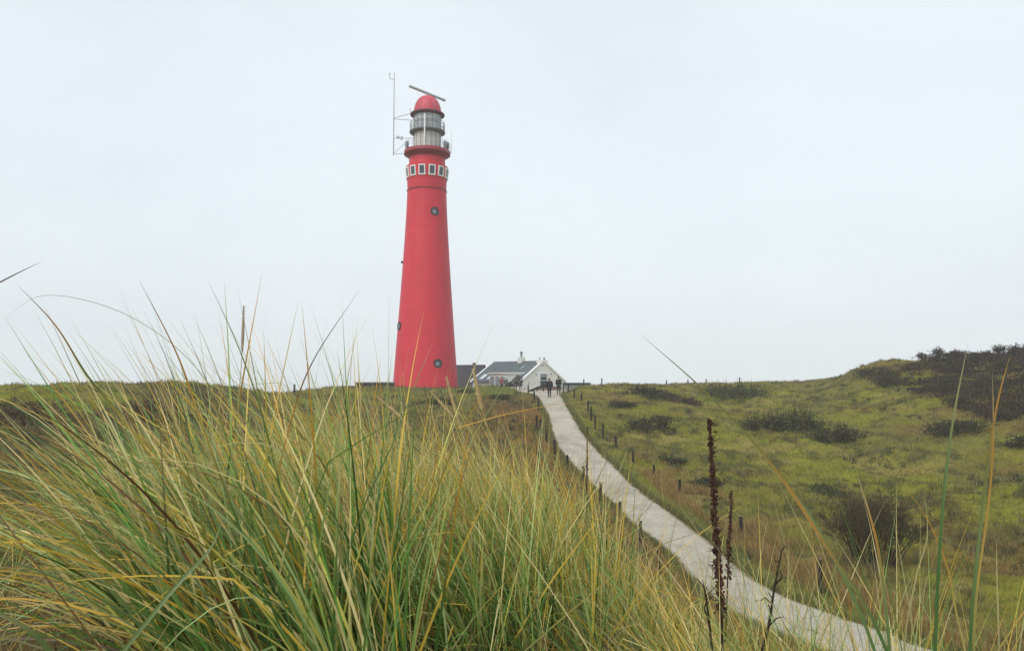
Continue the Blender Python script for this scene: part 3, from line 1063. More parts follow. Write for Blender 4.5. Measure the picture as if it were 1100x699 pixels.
spline_blade('grass_blade', [(60, 790), (180, 640), (225, 590), (240, 555)], (1.3, 1.5), 0.008, [G2, G2, G2],
             'thick blue green blade slanting up right from the bottom left', GB)
spline_blade('grass_blade', [(460, 790), (620, 650), (700, 590), (790, 560)], (1.9, 2.3), 0.0045, [G2, YE, ST],
             'pale blade arching right over the mass towards the path', GB)


def spike(name, pix, d, w_stem, head_from, w_head, mstem, mhead, label, group, lumps=0, cat='seed stalk'):
    """stem with a seed head towards its tip"""
    pts = np.array([at(p[0], p[1], d) for p in pix])
    P = catmull(pts, 10)
    root = thing(name, tuple(P[0]), label, cat, group)
    P = P - P[0]
    K = len(P)
    MB().tube([tuple(p) for p in P], [w_stem * (1 - 0.5 * k / K) for k in range(K)], 6).build('stem', mstem, root, True)
    h = MB()
    L = np.concatenate([[0], np.cumsum(np.linalg.norm(np.diff(P, axis=0), axis=1))])
    a0 = head_from * L[-1]
    if lumps:
        s_ = np.linspace(a0, L[-1], 16)
        h.tube([tuple(np.interp(q_, L, P[:, j]) for j in range(3)) for q_ in s_], w_head * 0.3, 6)
        for _ in range(lumps // 2):
            p = Vector(tuple(np.interp(random.uniform(a0, L[-1]), L, P[:, j]) for j in range(3)))
            a = random.uniform(0, 2 * PI)
            e = p + Vector((math.cos(a), math.sin(a), random.uniform(-.2, 1.0))) * w_head * random.uniform(0.9, 1.5)
            h.tube([tuple(p), tuple(e)], [w_head * 0.10, w_head * 0.03], 4)
        for _ in range(lumps):
            s = random.uniform(a0, L[-1])
            p = [np.interp(s, L, P[:, j]) for j in range(3)]
            f = (s - a0) / (L[-1] - a0)
            R = w_head * (1 - 0.45 * f)
            if random.random() < 0.35 and f < 0.25:
                continue
            a = random.uniform(0, 2 * PI)
            rq = random.uniform(0.35, 0.95)
            q = (p[0] + R * rq * math.cos(a), p[1] + R * rq * math.sin(a), p[2] + random.uniform(-.3, .3) * R)
            rr_ = R * random.uniform(0.2, 0.5)
            h.ellip(q, (rr_, rr_, rr_ * random.uniform(0.9, 1.5)), 6, 4)
    else:
        s_ = np.linspace(a0, L[-1], 14)
        pp = [tuple(np.interp(s, L, P[:, j]) for j in range(3)) for s in s_]
        h.tube(pp, [w_head * (0.35 + 0.65 * math.sin(PI * min(1, 0.12 + 0.88 * (k / 13)) ** 0.8)) * random.uniform(0.85, 1.1) for k in range(14)], 7)
        for _ in range(120):
            k = random.randrange(13)
            p = Vector(pp[k])
            a = random.uniform(0, 2 * PI)
            q = p + Vector((math.cos(a), math.sin(a), 1.6)) * w_head * 1.1
            h.tube([tuple(p), tuple(q)], [w_head * 0.22, w_head * 0.04], 4)
    h.build('seed_head', mhead, root, True)
    return root


straw = mat('straw_stem', lin(190, 170, 110), 0.8)
spike('seed_stalk', [(254, 520), (256, 440), (260, 380), (262, 328)], 2.2, 0.0018, 0.74, 0.0042, straw, mat('grey_seed_head', lin(172, 160, 136), 0.9, noise=0.3, scale=90),
      'upright grey spike seed head standing against the sky in the left clump', 'seed stalks of marram grass')
spike('seed_stalk', [(560, 560), (535, 490), (518, 440), (508, 396)], 3.0, 0.002, 0.74, 0.0085, straw, M['seedhead'],
      'thick straw seed head right of the lighthouse foot before the dark roof', 'seed stalks of marram grass')
spike('seed_stalk', [(545, 600), (512, 510), (492, 450), (479, 404)], 3.0, 0.002, 0.74, 0.0060, straw, M['seedhead'],
      'slender straw seed head leaning left just below the red tower', 'seed stalks of marram grass')
spike('seed_stalk', [(505, 600), (470, 520), (440, 460), (404, 425)], 2.8, 0.002, 0.74, 0.0060, straw, M['seedhead'],
      'straw seed head bent far left below the dark parapet wall', 'seed stalks of marram grass')
spike('seed_stalk', [(530, 560), (510, 490), (492, 455), (462, 420)], 3.2, 0.002, 0.76, 0.0065, straw, M['seedhead'],
      'straw seed head bent left in front of the hill under the tower', 'seed stalks of marram grass')
GS = 'dried dark flower stalks'
spike('dead_flower_stalk', [(776, 720), (775, 660), (771, 600), (766, 520), (762, 450)], 2.4, 0.005, 0.22, 0.0155, M['stalkdark'], M['stalk'],
      'tallest dried flower stalk, thick with dark seed capsules, in front of the path', GS, lumps=330)
spike('dead_flower_stalk', [(779, 690), (781, 640), (783, 590), (786, 527)], 3.0, 0.0035, 0.42, 0.014, M['stalkdark'], M['stalk'],
      'short dried flower stalk just right of the tallest one', GS, lumps=90)
spike('dead_flower_stalk', [(629, 640), (630, 580), (630.5, 520), (631, 458)], 4.2, 0.006, 0.25, 0.011, M['stalkdark'], M['stalk'],
      'thin dried flower stalk standing alone before the upper bend of the path', GS, lumps=110)


def twig_plant(pix_list, d, w, label):
    root = thing('dead_twig', at(*pix_list[0][0], d), label, 'dead twig', 'dead twigs in the foreground')
    o0 = np.array(at(*pix_list[0][0], d))
    m = MB()
    for k, pix in enumerate(pix_list):
        P = catmull([np.array(at(p[0], p[1], d + 0.05 * k * ((-1) ** k) * (j > 0))) - o0 for j, p in enumerate(pix)], 6)
        ww = w * (1 if k == 0 else 0.55)
        m.tube([tuple(p) for p in P], [ww * (1 - 0.6 * i / len(P)) for i in range(len(P))], 6)
        if k == 0:
            for i in range(4, len(P), 2):
                e = P[i] + np.array([random.uniform(-.03, .03), random.uniform(-.02, .02), random.uniform(.0, .03)])
                m.tube([tuple(P[i]), tuple(e)], [ww * 0.45, ww * 0.3], 5)
    m.build('stem', M['stalkdark'], root, True)


twig_plant([[(815, 710), (826, 670), (832, 630), (840, 590)], [(826, 672), (834, 664), (842, 662)], [(829, 648), (822, 642), (817, 645)], [(834, 625), (840, 620), (838, 612)]],
           2.4, 0.005, 'forked dead twig rising right of the tallest dark flower stalk')
twig_plant([[(766, 710), (762, 670), (758, 640), (756, 626)], [(762, 668), (757, 652), (764, 636)]], 2.4, 0.0045,
           'short dead twig at the left foot of the tallest dark flower stalk')

# ------------------------------------------------------------------ posts
pm = bpy.data.meshes.new('post_shaft')


def post(x, y, z, h, label, group, R=0.07):
    root = thing('fence_post', (x, y, z), label, 'post', group)
    m = MB()
    lx, ly = random.uniform(-.03, .03) * h, random.uniform(-.03, .03) * h
    m.tube([(0, 0, -0.25), (lx * .5, ly * .5, h * 0.5), (lx, ly, h - 0.015)], [R * 1.05, R, R * 0.97], 10)
    m.build('shaft', M['post'], root, True)
    MB().tube([(lx, ly, h - 0.015), (lx, ly, h)], [R * 0.96, R * 0.8], 10).build('weathered_top', M['posttop'], root, True)
    return root


ORD = ['first', 'second', 'third', 'fourth', 'fifth', 'sixth', 'seventh', 'eighth', 'ninth', 'tenth', 'eleventh', 'twelfth', 'thirteenth', 'fourteenth']
for k, (px, yb, yt) in enumerate(LEFT_POSTS):
    d = path_d(yb)
    x, y, z = at(px, yb, d)
    z = H(x, y)
    h = min(1.3, max(0.95, (at(px, yt, d)[2] - z)))
    lab = f'{ORD[k]} short dark post down the left edge of the path counted from the cottage'
    if k == len(LEFT_POSTS) - 1:
        lab = 'nearest and largest dark post on the left edge of the path, half hidden by grass'
    post(x, y, z, h, lab, 'dark posts along the left edge of the path')
for k, (px, yb, yt) in enumerate(RIGHT_POSTS):
    d = path_d(yb)
    x, y, z = at(px, yb, d)
    z = H(x, y)
    h = min(1.25, max(0.75, (at(px, yt, d)[2] - z)))
    lab = f'{ORD[k]} short dark post down the right verge of the path counted from the cottage'
    if k == len(RIGHT_POSTS) - 1:
        lab = 'nearest and largest dark post on the right verge, beside the round bare bush'
    if k == len(RIGHT_POSTS) - 2:
        lab = 'dark post sunk in tan grass behind the tallest dried flower stalk'
    post(x, y, z, h, lab, 'dark posts along the right verge of the path')
SKY_POSTS = [(627, 412, 90, 'small skyline post in front of the low flat roof beside the cottage'), (646.5, 411, 92, 'lone skyline post just right of the low flat roof'),
             (716, 413, 95, 'skyline post at the middle of the right crest, left of the far shrubs'), (739, 412.5, 96, 'skyline post between the mid crest post and the far shrubs'),
             (758.7, 412, 97, 'taller skyline post at the left end of the far shrubs'), (794.7, 410, 98, 'skyline post at the right end of the far shrubs')]
for px, yb, d, lab in SKY_POSTS:
    x, y, _ = at(px, yb, d)
    z = H(x, y)
    post(x, y, z, at(px, yb - 5, d)[2] - z if at(px, yb - 5, d)[2] - z > 0.6 else 0.6, lab, 'posts on the skyline', 0.08)
x, y, _ = at(316, 426, 76)
post(x, y, H(x, y), 0.9, 'lone post in the dip of the left skyline beside the brown-tipped blade', 'posts on the skyline', 0.1)

# ------------------------------------------------------------------ lighthouse
LD = 92.0
lx0, ly0, _ = at(457, 417, LD)
LZ = -1.9


def LH(py, px=457):
    return at(px, py, LD)[2] - LZ


PXM = LD / F / cp * 1.003      # metres per photo pixel at the tower
lh = thing('lighthouse', (lx0, ly0, LZ), 'tall tapering red lighthouse with grey lantern room on the dune', 'lighthouse')


def pr(px_w, py):               # photo width in pixels -> radius there
    return px_w / 2 * PXM


prof = [(pr(70.5, 420), 0.0), (pr(69.2, 417), LH(417)), (pr(64.6, 385), LH(385)), (pr(59.6, 350), LH(350)), (pr(53.2, 305), LH(305)), (pr(48.0, 265), LH(265)),
        (pr(44.2, 232), LH(232)), (pr(42.2, 208), LH(208)), (pr(42.0, 206), LH(206))]


def smooth_prof(p, per=5):
    q = catmull(p, per)
    return [tuple(r) for r in q]


MB().lathe(smooth_prof(prof), 96).build('tower_shaft', M['tower'], lh, True)
# seam and the slightly flaring watch room
zs = LH(205.5)
MB().lathe([(pr(43.4, 205), zs - 0.10), (pr(43.6, 205), zs + 0.02), (pr(42.8, 205), zs + 0.06)], 96, False, False).build('seam_band', M['redgallery'], lh, True)
wb0, wb1 = LH(194), LH(180.5)
MB().lathe([(pr(41.8, 205), zs + 0.05), (pr(42.8, 195), wb0), (pr(45.4, 182), wb1 - 0.12), (pr(45.4, 181), wb1), (pr(39.5, 179), wb1 + 0.12), (pr(38.8, 172), LH(172)), (pr(38.4, 166), LH(166))],
           96).build('watch_room', M['tower'], lh, True)


def shaft_r(z):
    zz_ = [p[1] for p in prof]
    return float(np.interp(z, zz_, [p[0] for p in prof]))


def wall_frame(theta, z, R, tilt):
    """axes on the tower wall at azimuth theta (0 faces the camera, + to the right)"""
    a = -PI / 2 + theta
    out = Vector((math.cos(a), math.sin(a), tilt)).normalized()
    side = Vector((-math.sin(a), math.cos(a), 0))
    up = out.cross(side) * -1
    if up.z < 0:
        up = -up
    return Vector((R * math.cos(a), R * math.sin(a), z)), out, side, up


def plate(m, P, out, side, up, w, h, t0, t1):
    vs = []
    for t in (t0, t1):
        for s, u in ((-1, -1), (1, -1), (1, 1), (-1, 1)):
            vs.append(P + side * (s * w / 2) + up * (u * h / 2) + out * t)
    m.add(vs, [(3, 2, 1, 0), (4, 5, 6, 7), (0, 1, 5, 4), (1, 2, 6, 5), (2, 3, 7, 6), (3, 0, 4, 7)])


zc_w = (wb0 + wb1 - 0.12) / 2
Rw = (pr(42.8, 195) + pr(45.4, 182)) / 2
tilt = -(pr(45.4, 182) - pr(42.8, 195)) / (wb1 - 0.12 - wb0)
hw = (wb1 - wb0) * 0.80
for k in range(13):
    th_ = rad(-7.5 + 27.7 * k)
    P, out, side, up = wall_frame(th_, zc_w, Rw, tilt)
    w = 0.84
    m = MB()
    plate(m, P + up * (hw / 2 - 0.07), out, side, up, w, 0.14, -0.10, 0.09)
    plate(m, P - up * (hw / 2 - 0.07), out, side, up, w, 0.14, -0.10, 0.09)
    plate(m, P + side * (w / 2 - 0.06), out, side, up, 0.12, hw - 0.28, -0.10, 0.088)
    plate(m, P - side * (w / 2 - 0.06), out, side, up, 0.12, hw - 0.28, -0.10, 0.088)
    fr = m.build('window', M['whitetrim'], lh)
    g = MB()
    plate(g, P, out, side, up, w - 0.24, hw - 0.28, -0.08, 0.03)
    g.build('pane', M['glassdark'], fr)
for (px, py, th_) in ((466, 231, 29), (430.5, 351, -62), (473.3, 390.5, 29)):
    z = LH(py)
    R = shaft_r(z)
    P, out, side, up = wall_frame(rad(th_), z, R, 0.06)
    r0 = 0.54
    m = MB()
    n = 28
    ring = []
    for (rr_, tt) in ((r0, -0.15), (r0, 0.07), (r0 - 0.13, 0.08), (r0 - 0.14, 0.0)):
        ring.append([P + side * (rr_ * math.cos(2 * PI * k / n)) + up * (rr_ * math.sin(2 * PI * k / n)) + out * tt for k in range(n)])
    vs = [v for rg_ in ring for v in rg_]
    fs = [(i * n + k, i * n + (k + 1) % n, (i + 1) * n + (k + 1) % n, (i + 1) * n + k) for i in range(3) for k in range(n)]
    m.add(vs, fs)
    po = m.build('porthole', M['porthole'], lh, True)
    g = MB()
    vs = [P + side * ((r0 - 0.135) * math.cos(2 * PI * k / n)) + up * ((r0 - 0.135) * math.sin(2 * PI * k / n)) + out * 0.025 for k in range(n)]
    g.add(vs, [tuple(range(n))])
    g.build('pane', M['glassdark'], po)
    g = MB()
    gr_ = r0 * 0.48
    cen = P - side * 0.06 - up * 0.07
    g.add([cen + side * (gr_ * math.cos(2 * PI * k / n)) + up * (gr_ * math.sin(2 * PI * k / n)) + out * 0.045 for k in range(n)] +
          [cen + side * (gr_ * math.cos(2 * PI * k / n)) + up * (gr_ * math.sin(2 * PI * k / n)) + out * 0.025 for k in range(n)],
          [tuple(range(n))] + [(k, k + n, (k + 1) % n + n, (k + 1) % n) for k in range(n)])
    g.build('ventilator', M['vent'], po)
# small wall lamp on the left flank
P, out, side, up = wall_frame(rad(-85), LH(282), shaft_r(LH(282)), 0.05)
m = MB()
plate(m, P, out, side, up, 0.16, 0.3, -0.05, 0.22)
m.build('wall_bracket', M['porthole'], lh)
# gallery
zg0, zg1 = LH(169.5), LH(163.2)
Rg = pr(50.0, 165)
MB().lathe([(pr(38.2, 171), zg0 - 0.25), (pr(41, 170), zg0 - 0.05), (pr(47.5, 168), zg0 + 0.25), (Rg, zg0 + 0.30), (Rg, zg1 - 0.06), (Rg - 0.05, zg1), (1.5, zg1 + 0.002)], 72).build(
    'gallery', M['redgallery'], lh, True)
m = MB()
nb = 26
for k in range(nb):
    a = 2 * PI * k / nb
    x, y = (Rg - 0.12) * math.cos(a), (Rg - 0.12) * math.sin(a)
    m.tube([(x, y, zg1), (x, y, zg1 + 1.05)], 0.03, 6)
for h in (0.38, 0.72, 1.05):
    m.ring(Rg - 0.12, zg1 + h, 0.020)
m.build('gallery_railing', M['galv'], lh, True)
# service drum with grey panels
zd1 = LH(143)
Rd = pr(29.2, 150)
MB().lathe([(Rd, zg1 + 0.004), (Rd, zd1)], 16).build('service_room', M['panel'], lh)
m = MB()
for k in range(16):
    a = 2 * PI * (k + 0.0) / 16
    x, y = (Rd + 0.005) * math.cos(a), (Rd + 0.005) * math.sin(a)
    m.box((x, y, (zg1 + zd1) / 2), (0.07, 0.07, zd1 - zg1 - 0.05), a)
m.build('panel_ribs', mat('panel_rib_paint', lin(140, 140, 138), 0.5), lh)
# upper gallery
zu = LH(142)
Ru = pr(38.5, 142)
MB().lathe([(Rd + 0.02, zd1 - 0.22), (Ru - 0.12, zd1 - 0.04), (Ru, zd1 - 0.02), (Ru, zu + 0.05), (1.2, zu + 0.052)], 64).build('upper_gallery', M['steeldark'], lh, True)
m = MB()
for k in range(22):
    a = 2 * PI * k / 22
    x, y = (Ru - 0.06) * math.cos(a), (Ru - 0.06) * math.sin(a)
    m.tube([(x, y, zu + 0.04), (x, y, zu + 1.08)], 0.034, 6)
for h in (0.4, 0.74, 1.08):
    m.ring(Ru - 0.06, zu + h, 0.032)
m.build('upper_railing', M['steeldark'], lh, True)
# lantern
ze = LH(124.5)
Rl = pr(29.5, 132)


def glass_mat():
    m = bpy.data.materials.new('lantern_glass')
    m.use_nodes = True
    nt = m.node_tree
    b = nt.nodes['Principled BSDF']
    b.inputs['Base Color'].default_value = (*lin(220, 226, 228), 1)
    b.inputs['Roughness'].default_value = 0.12
    t = nt.nodes.new('ShaderNodeBsdfTransparent')
    mx = nt.nodes.new('ShaderNodeMixShader')
    mx.inputs['Fac'].default_value = 0.72
    nt.links.new(t.outputs[0], mx.inputs[1])
    nt.links.new(b.outputs[0], mx.inputs[2])
    nt.links.new(mx.outputs[0], nt.nodes['Material Output'].inputs['Surface'])
    return m


MB().lathe([(Rl, zu + 0.06), (Rl, ze)], 32, False, False).build('lantern_glazing', glass_mat(), lh, True)
m = MB()
for k in range(16):
    a = 2 * PI * k / 16 + 0.1
    a2 = a + 2 * PI / 16
    x, y = Rl * math.cos(a), Rl * math.sin(a)
    m.tube([(x, y, zu + 0.05), (x, y, ze)], 0.035, 6)
    for q in (0, 1):
        zA, zB = zu + 0.05 + (ze - zu) * 0.5 * q, zu + 0.05 + (ze - zu) * 0.5 * (q + 1)
        m.tube([(x, y, zA), ((Rl + .01) * math.cos(a2), (Rl + .01) * math.sin(a2), zB)], 0.022, 5)
for f in (0.02, 0.5, 0.98):
    m.ring(Rl + 0.01, zu + 0.06 + (ze - zu - 0.06) * f, 0.035)
m.build('lantern_bars', mat('lantern_bar_paint', lin(118, 122, 126), 0.5), lh, True)
MB().lathe([(0.3, zu + 0.055), (0.62, zu + 0.25), (0.75, zu + 0.9), (0.62, zu + 1.5), (0.3, ze - 0.1)], 24).build('lamp_optic', M['panel'], lh, True)
# eaves and dome
zeb = LH(121)
Re = pr(37.4, 122)
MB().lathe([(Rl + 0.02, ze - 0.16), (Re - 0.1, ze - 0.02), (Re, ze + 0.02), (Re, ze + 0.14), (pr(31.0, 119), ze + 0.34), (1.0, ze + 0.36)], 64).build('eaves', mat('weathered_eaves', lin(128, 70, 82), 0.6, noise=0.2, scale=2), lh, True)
zdm = ze + 0.30
Rm = pr(30.0, 118)
hm = LH(103.5) - zdm
MB().lathe([(Rm * math.cos(t) ** 0.85 if t < PI / 2 - 0.01 else 0.02, zdm + hm * math.sin(t)) for t in np.linspace(0, PI / 2, 14)], 64).build('dome', M['reddome'], lh, True)
for th_ in (-55, -25, 8, 35):
    m = MB()
    a = -PI / 2 + rad(th_)
    m.tube([((Rm * math.cos(t) ** 0.85 + 0.03) * math.cos(a), (Rm * math.cos(t) ** 0.85 + 0.03) * math.sin(a), zdm + hm * math.sin(t) + 0.02) for t in np.linspace(0.05, 0.55, 5)] , 0.02, 5)
    m.build('dome_rod', M['galv'], lh, True)
MB().tube([(0, 0, LH(104.2)), (0, 0, LH(102.2))], [0.22, 0.16], 12).build('radar_pedestal', M['galv'], lh, True)
# radar scanner: a level bar turned towards the camera on its left
m = MB()
zb = LH(100.6)
dv = Vector((-2.0, -2.45, 0)).normalized()
ang_ = math.atan2(dv.y, dv.x)
m.box((0, 0, zb), (6.3, 0.26, 0.28), ang_)
m.build('radar_scanner', M['galv'], lh, bevel=0.06)
# front pole
P, out, side, up = wall_frame(rad(-1), 0, Rg - 0.35, 0)
MB().tube([(P.x, P.y, zg1), (P.x, P.y, LH(129.5))], 0.085, 10).build('front_pole', M['whitetrim'], lh, True)
# mast on the left with wind instrument
mx_ = (420.6 - 457) * PXM
m = MB()
zm0, zm1 = LH(167.5), LH(79)
m.tube([(mx_, -0.2, zm0), (mx_, -0.2, zm1)], [0.075, 0.045], 8)
for zz_, xe, dz in ((LH(165.8), (-Rg + 0.1), 0.0), (LH(149), -Rd, 0.0), (LH(128.5), -Rl - 0.05, -0.15)):
    m.tube([(mx_, -0.2, zz_), (xe, -0.15, zz_ + dz)], 0.035, 6)
m.tube([(mx_, -0.2, LH(165.5)), (-Rg + 0.15, -0.15, LH(154))], 0.03, 6)
m.tube([(mx_, -0.2, LH(127.5)), (-Re + 0.1, -0.15, LH(122.5))], 0.035, 6)
mast = m.build('mast', M['galv'], lh, True)
m = MB()
m.tube([(mx_, -0.2, LH(86.5)), (mx_ - 0.48, -0.2, LH(85.6)), (mx_ - 0.58, -0.2, LH(84.8)), (mx_ - 0.58, -0.2, LH(80))], 0.04, 6)
m.ellip((mx_ - 0.58, -0.2, LH(79.7)), (0.09, 0.09, 0.06), 8, 5)
m.build('wind_vane', M['galv'], mast, True)
m = MB()
m.box((mx_ + 0.55, -0.2, LH(148)), (0.35, 0.25, 0.3))
m.box((mx_ + 1.0, -0.25, LH(149)), (0.25, 0.25, 0.4))
m.build('instrument_boxes', M['galv'], mast, bevel=0.03)
# small vane on the eaves
MB().tube([(-Re + 0.02, -0.2, zeb - 0.1), (-Re - 0.02, -0.2, zeb + 0.45)], [0.02, 0.05], 6).build('eaves_beacon', M['steeldark'], lh, True)
# right whip aerial and lamps
wx = (483.0 - 457) * PXM
m = MB()
m.tube([(Rg - 0.1, -0.1, LH(164)), (wx, -0.1, LH(164.8))], 0.035, 6)
m.tube([(wx, -0.1, LH(165.5)), (wx, -0.1, LH(155)), (wx + 0.01, -0.1, LH(154))], [0.04, 0.045, 0.02], 6)
m.tube([(wx + 0.01, -0.1, LH(154)), (wx + 0.04, -0.1, LH(140))], [0.02, 0.012], 5)
m.build('whip_aerial', M['galv'], lh, True)
for th_, r_ in ((-72, Rg - 0.35), (68, Rg - 0.4), (82, Rg - 0.3)):
    P, out, side, up = wall_frame(rad(th_), 0, r_, 0)
    m = MB()
    m.tube([(P.x, P.y, zg1), (P.x, P.y, zg1 + 0.35)], 0.09, 10)
    m.tube([(P.x, P.y, zg1 + 0.35), (P.x, P.y, zg1 + 1.0), (P.x, P.y, zg1 + 1.12)], [0.21, 0.21, 0.08], 14)
    m.build('gallery_lamp', M['steeldark'], lh, True)

# parapet wall left of the lighthouse
a0, a1 = at(381, 410.3, 90), at(430, 410.0, 90.5)
pw_ = thing('parapet_wall', ((a0[0] + a1[0]) / 2, 90.3, -3.0), 'low dark flat-topped wall at the left foot of the lighthouse', 'wall')
ww = a1[0] - a0[0]
m = MB()
m.box((0, 0, (a0[2] + 3.0 - 0.12) / 2), (ww, 0.5, a0[2] + 3.0 - 0.12))
m.build('wall', M['darkwall'], pw_)
MB().box((0, 0, a0[2] + 3.0 - 0.05), (ww + 0.12, 0.62, 0.14)).build('coping', M['steeldark'], pw_, bevel=0.02)

# ------------------------------------------------------------------ white cottage
PHI = rad(53)
av = Vector((-math.cos(PHI), math.sin(PHI), 0))   # along the ridge, away to the left
bv = Vector((math.sin(PHI), math.cos(PHI), 0))    # along the gable, away to the right
hx, hy, _ = at(560.5, 418, 98)
HZ = -2.5
cot = thing('cottage', (hx, hy, HZ), 'white cottage with grey slate roof and white gable behind the path', 'house')
W_, LEN = 7.3, 11.5
ze_ = at(561, 409.3, 98)[2] - HZ      # eaves
zr_ = at(586, 388.6, 100.3)[2] - HZ   # ridge


def hp(a, b, z):
    v = av * a + bv * b
    return (v.x, v.y, z)


def hbox(m, a0_, a1_, b0_, b1_, z0, z1):
    m.hexa([hp(a0_, b0_, z0), hp(a0_, b1_, z0), hp(a1_, b1_, z0), hp(a1_, b0_, z0)], [hp(a0_, b0_, z1), hp(a0_, b1_, z1), hp(a1_, b1_, z1), hp(a1_, b0_, z1)])


m = MB()
vs = [hp(0, 0, 0), hp(0, W_, 0), hp(0, W_, ze_), hp(0, W_ / 2, zr_), hp(0, 0, ze_), hp(LEN, 0, 0), hp(LEN, W_, 0), hp(LEN, W_, ze_), hp(LEN, W_ / 2, zr_), hp(LEN, 0, ze_)]
m.add(vs, [(0, 1, 2, 3, 4), (9, 8, 7, 6, 5), (0, 4, 9, 5), (1, 6, 7, 2), (4, 3, 8, 9), (3, 2, 7, 8), (0, 5, 6, 1)])
m.build('wall', M['white'], cot)


def slope(m, a0_, a1_, s, lift, thick):
    """one roof side; s=-1 the side seen left, +1 the far side"""
    e, r_ = (0 - 0.35, W_ / 2) if s < 0 else (W_ + 0.35, W_ / 2)
    dz = (zr_ - ze_) / (W_ / 2) * 0.35
    z0 = ze_ - dz
    p = [hp(a0_, e, z0 + lift), hp(a1_, e, z0 + lift), hp(a1_, r_, zr_ + lift), hp(a0_, r_, zr_ + lift)]
    q = [(x, y, z + thick) for x, y, z in p]
    m.hexa(p, q)


m = MB()
slope(m, 0.22, LEN - 0.22, -1, 0.02, 0.16)
slope(m, 0.22, LEN - 0.22, 1, 0.02, 0.16)
roof = m.build('roof', M['cottage_roof'], cot)
m = MB()
slope(m, -0.12, 0.215, -1, 0.015, 0.24)
slope(m, -0.12, 0.215, 1, 0.015, 0.24)
m.build('verge', M['whitetrim'], cot)
m = MB()
slope(m, LEN - 0.215, LEN + 0.12, -1, 0.015, 0.26)
slope(m, LEN - 0.215, LEN + 0.12, 1, 0.015, 0.26)
m.build('verge', M['whitetrim'], cot)
# chimneys
ch = MB()
hbox(ch, 4.4, 5.2, W_ / 2 - 0.4, W_ / 2 + 0.4, zr_ - 0.5, zr_ + 0.75)
ch = ch.build('chimney', M['white'], roof, bevel=0.03)
m = MB()
p = hp(4.8, W_ / 2, 0)
m.tube([(p[0], p[1], zr_ + 0.74), (p[0], p[1], zr_ + 1.25), (p[0], p[1], zr_ + 1.3), (p[0], p[1], zr_ + 1.5)], [0.14, 0.13, 0.24, 0.18], 10)
m.build('chimney_cowl', M['steeldark'], ch, True)
m = MB()
hbox(m, -0.05, 0.75, W_ / 2 - 0.55, W_ / 2 + 0.75, zr_ - 0.45, zr_ + 0.28)
ch = m.build('chimney', M['white'], roof, bevel=0.03)
for b in (-0.3, 0.45):
    p = hp(0.35, W_ / 2 + b, 0)
    MB().tube([(p[0], p[1], zr_ + 0.27), (p[0], p[1], zr_ + 0.6)], [0.13, 0.10], 10).build('chimney_pot', M['brick'] if b > 0 else M['galv'], ch, True)
# sloping panes in the roof
m = MB()
for a in (7.2, 9.0):
    sl = (zr_ - ze_) / (W_ / 2)
    f = lambda b: ze_ + sl * b + 0.2
    m.hexa([hp(a, 0.05, f(.05)), hp(a + 0.95, 0.05, f(.05)), hp(a + 0.95, 0.95, f(.95)), hp(a, 0.95, f(.95))],
           [hp(a, 0.05, f(.05) + .06), hp(a + 0.95, 0.05, f(.05) + .06), hp(a + 0.95, 0.95, f(.95) + .06), hp(a, 0.95, f(.95) + .06)])
    m.build('roof_window', mat('roof_window_glass', lin(215, 222, 226), 0.15, spec=0.6), roof)
    m = MB()
m = MB()
sl = (zr_ - ze_) / (W_ / 2)
f = lambda b: ze_ + sl * b + 0.19
m.hexa([hp(2.6, 2.0, f(2)), hp(3.0, 2.0, f(2)), hp(3.0, 2.6, f(2.6)), hp(2.6, 2.6, f(2.6))], [hp(2.6, 2.0, f(2) + .08), hp(3.0, 2.0, f(2) + .08), hp(3.0, 2.6, f(2.6) + .08), hp(2.6, 2.6, f(2.6) + .08)])
m.build('roof_window', M['glasspale'], roof)
# gable window and vents
m = MB()
hbox(m, -0.06, 0.05, 3.0, 4.3, ze_ + 0.10, ze_ + 1.05)
gw = m.build('window', M['whitetrim'], cot)
m = MB()
hbox(m, -0.075, -0.03, 3.12, 4.18, ze_ - 1.3, ze_ + 0.02)
m.build('window', M['glassdark'], cot)
m = MB()
hbox(m, -0.085, -0.03, 3.12, 4.18, ze_ + 0.62, ze_ + 0.98)
m.build('pane', M['glasspale'], gw)
m = MB()
hbox(m, -0.085, -0.03, 3.12, 4.18, ze_ + 0.16, ze_ + 0.56)
m.build('pane', M['glassdark'], gw)
for b, z in ((1.2, ze_ - 0.2), (2.4, ze_ + 0.9), (5.0, ze_ + 0.95), (3.65, ze_ + 2.1), (0.5, ze_ - 0.9)):
    m = MB()
    hbox(m, -0.05, 0.05, b - 0.1, b + 0.1, z - 0.12, z + 0.12)
    m.build('wall_vent', M['galv'], cot)
# flat roofed white sun room on the long side
m = MB()
hbox(m, 1.1, 4.9, -1.7, 2.2, 0, 2.55)
ext = m.build('sun_room', M['white'], cot)
m = MB()
hbox(m, 0.95, 5.05, -1.9, 2.3, 2.55, 2.75)
m.build('flat_roof', M['whitetrim'], ext, bevel=0.02)
for a in (1.85, 3.05, 4.25):
    m = MB()
    hbox(m, a - 0.55, a + 0.55, -1.74, -1.66, 0.75, 2.3)
    wn = m.build('window', M['whitetrim'], ext)
    m = MB()
    hbox(m, a - 0.45, a + 0.45, -1.76, -1.7, 0.85, 2.2)
    m.build('pane', M['glasspale'], wn)
m = MB()
hbox(m, 4.86, 4.93, -1.4, 0.6, 0.75, 2.3)
m.build('window', M['glasspale'], ext)

# dark roofed house behind the lighthouse
bx0 = at(521, 393, 112)
bx1 = at(470, 397, 116)
h2 = thing('thatched_house', (bx0[0], bx0[1], -2.6), 'dark roofed house half hidden behind the red tower', 'house')
ax = (Vector(bx1) - Vector(bx0))
ax.z = 0
L2 = ax.length
ax.normalize()
nx = Vector((-ax.y, ax.x, 0))
if nx.y > 0:
    nx = -nx                      # towards the camera
rz2 = bx0[2] + 2.6


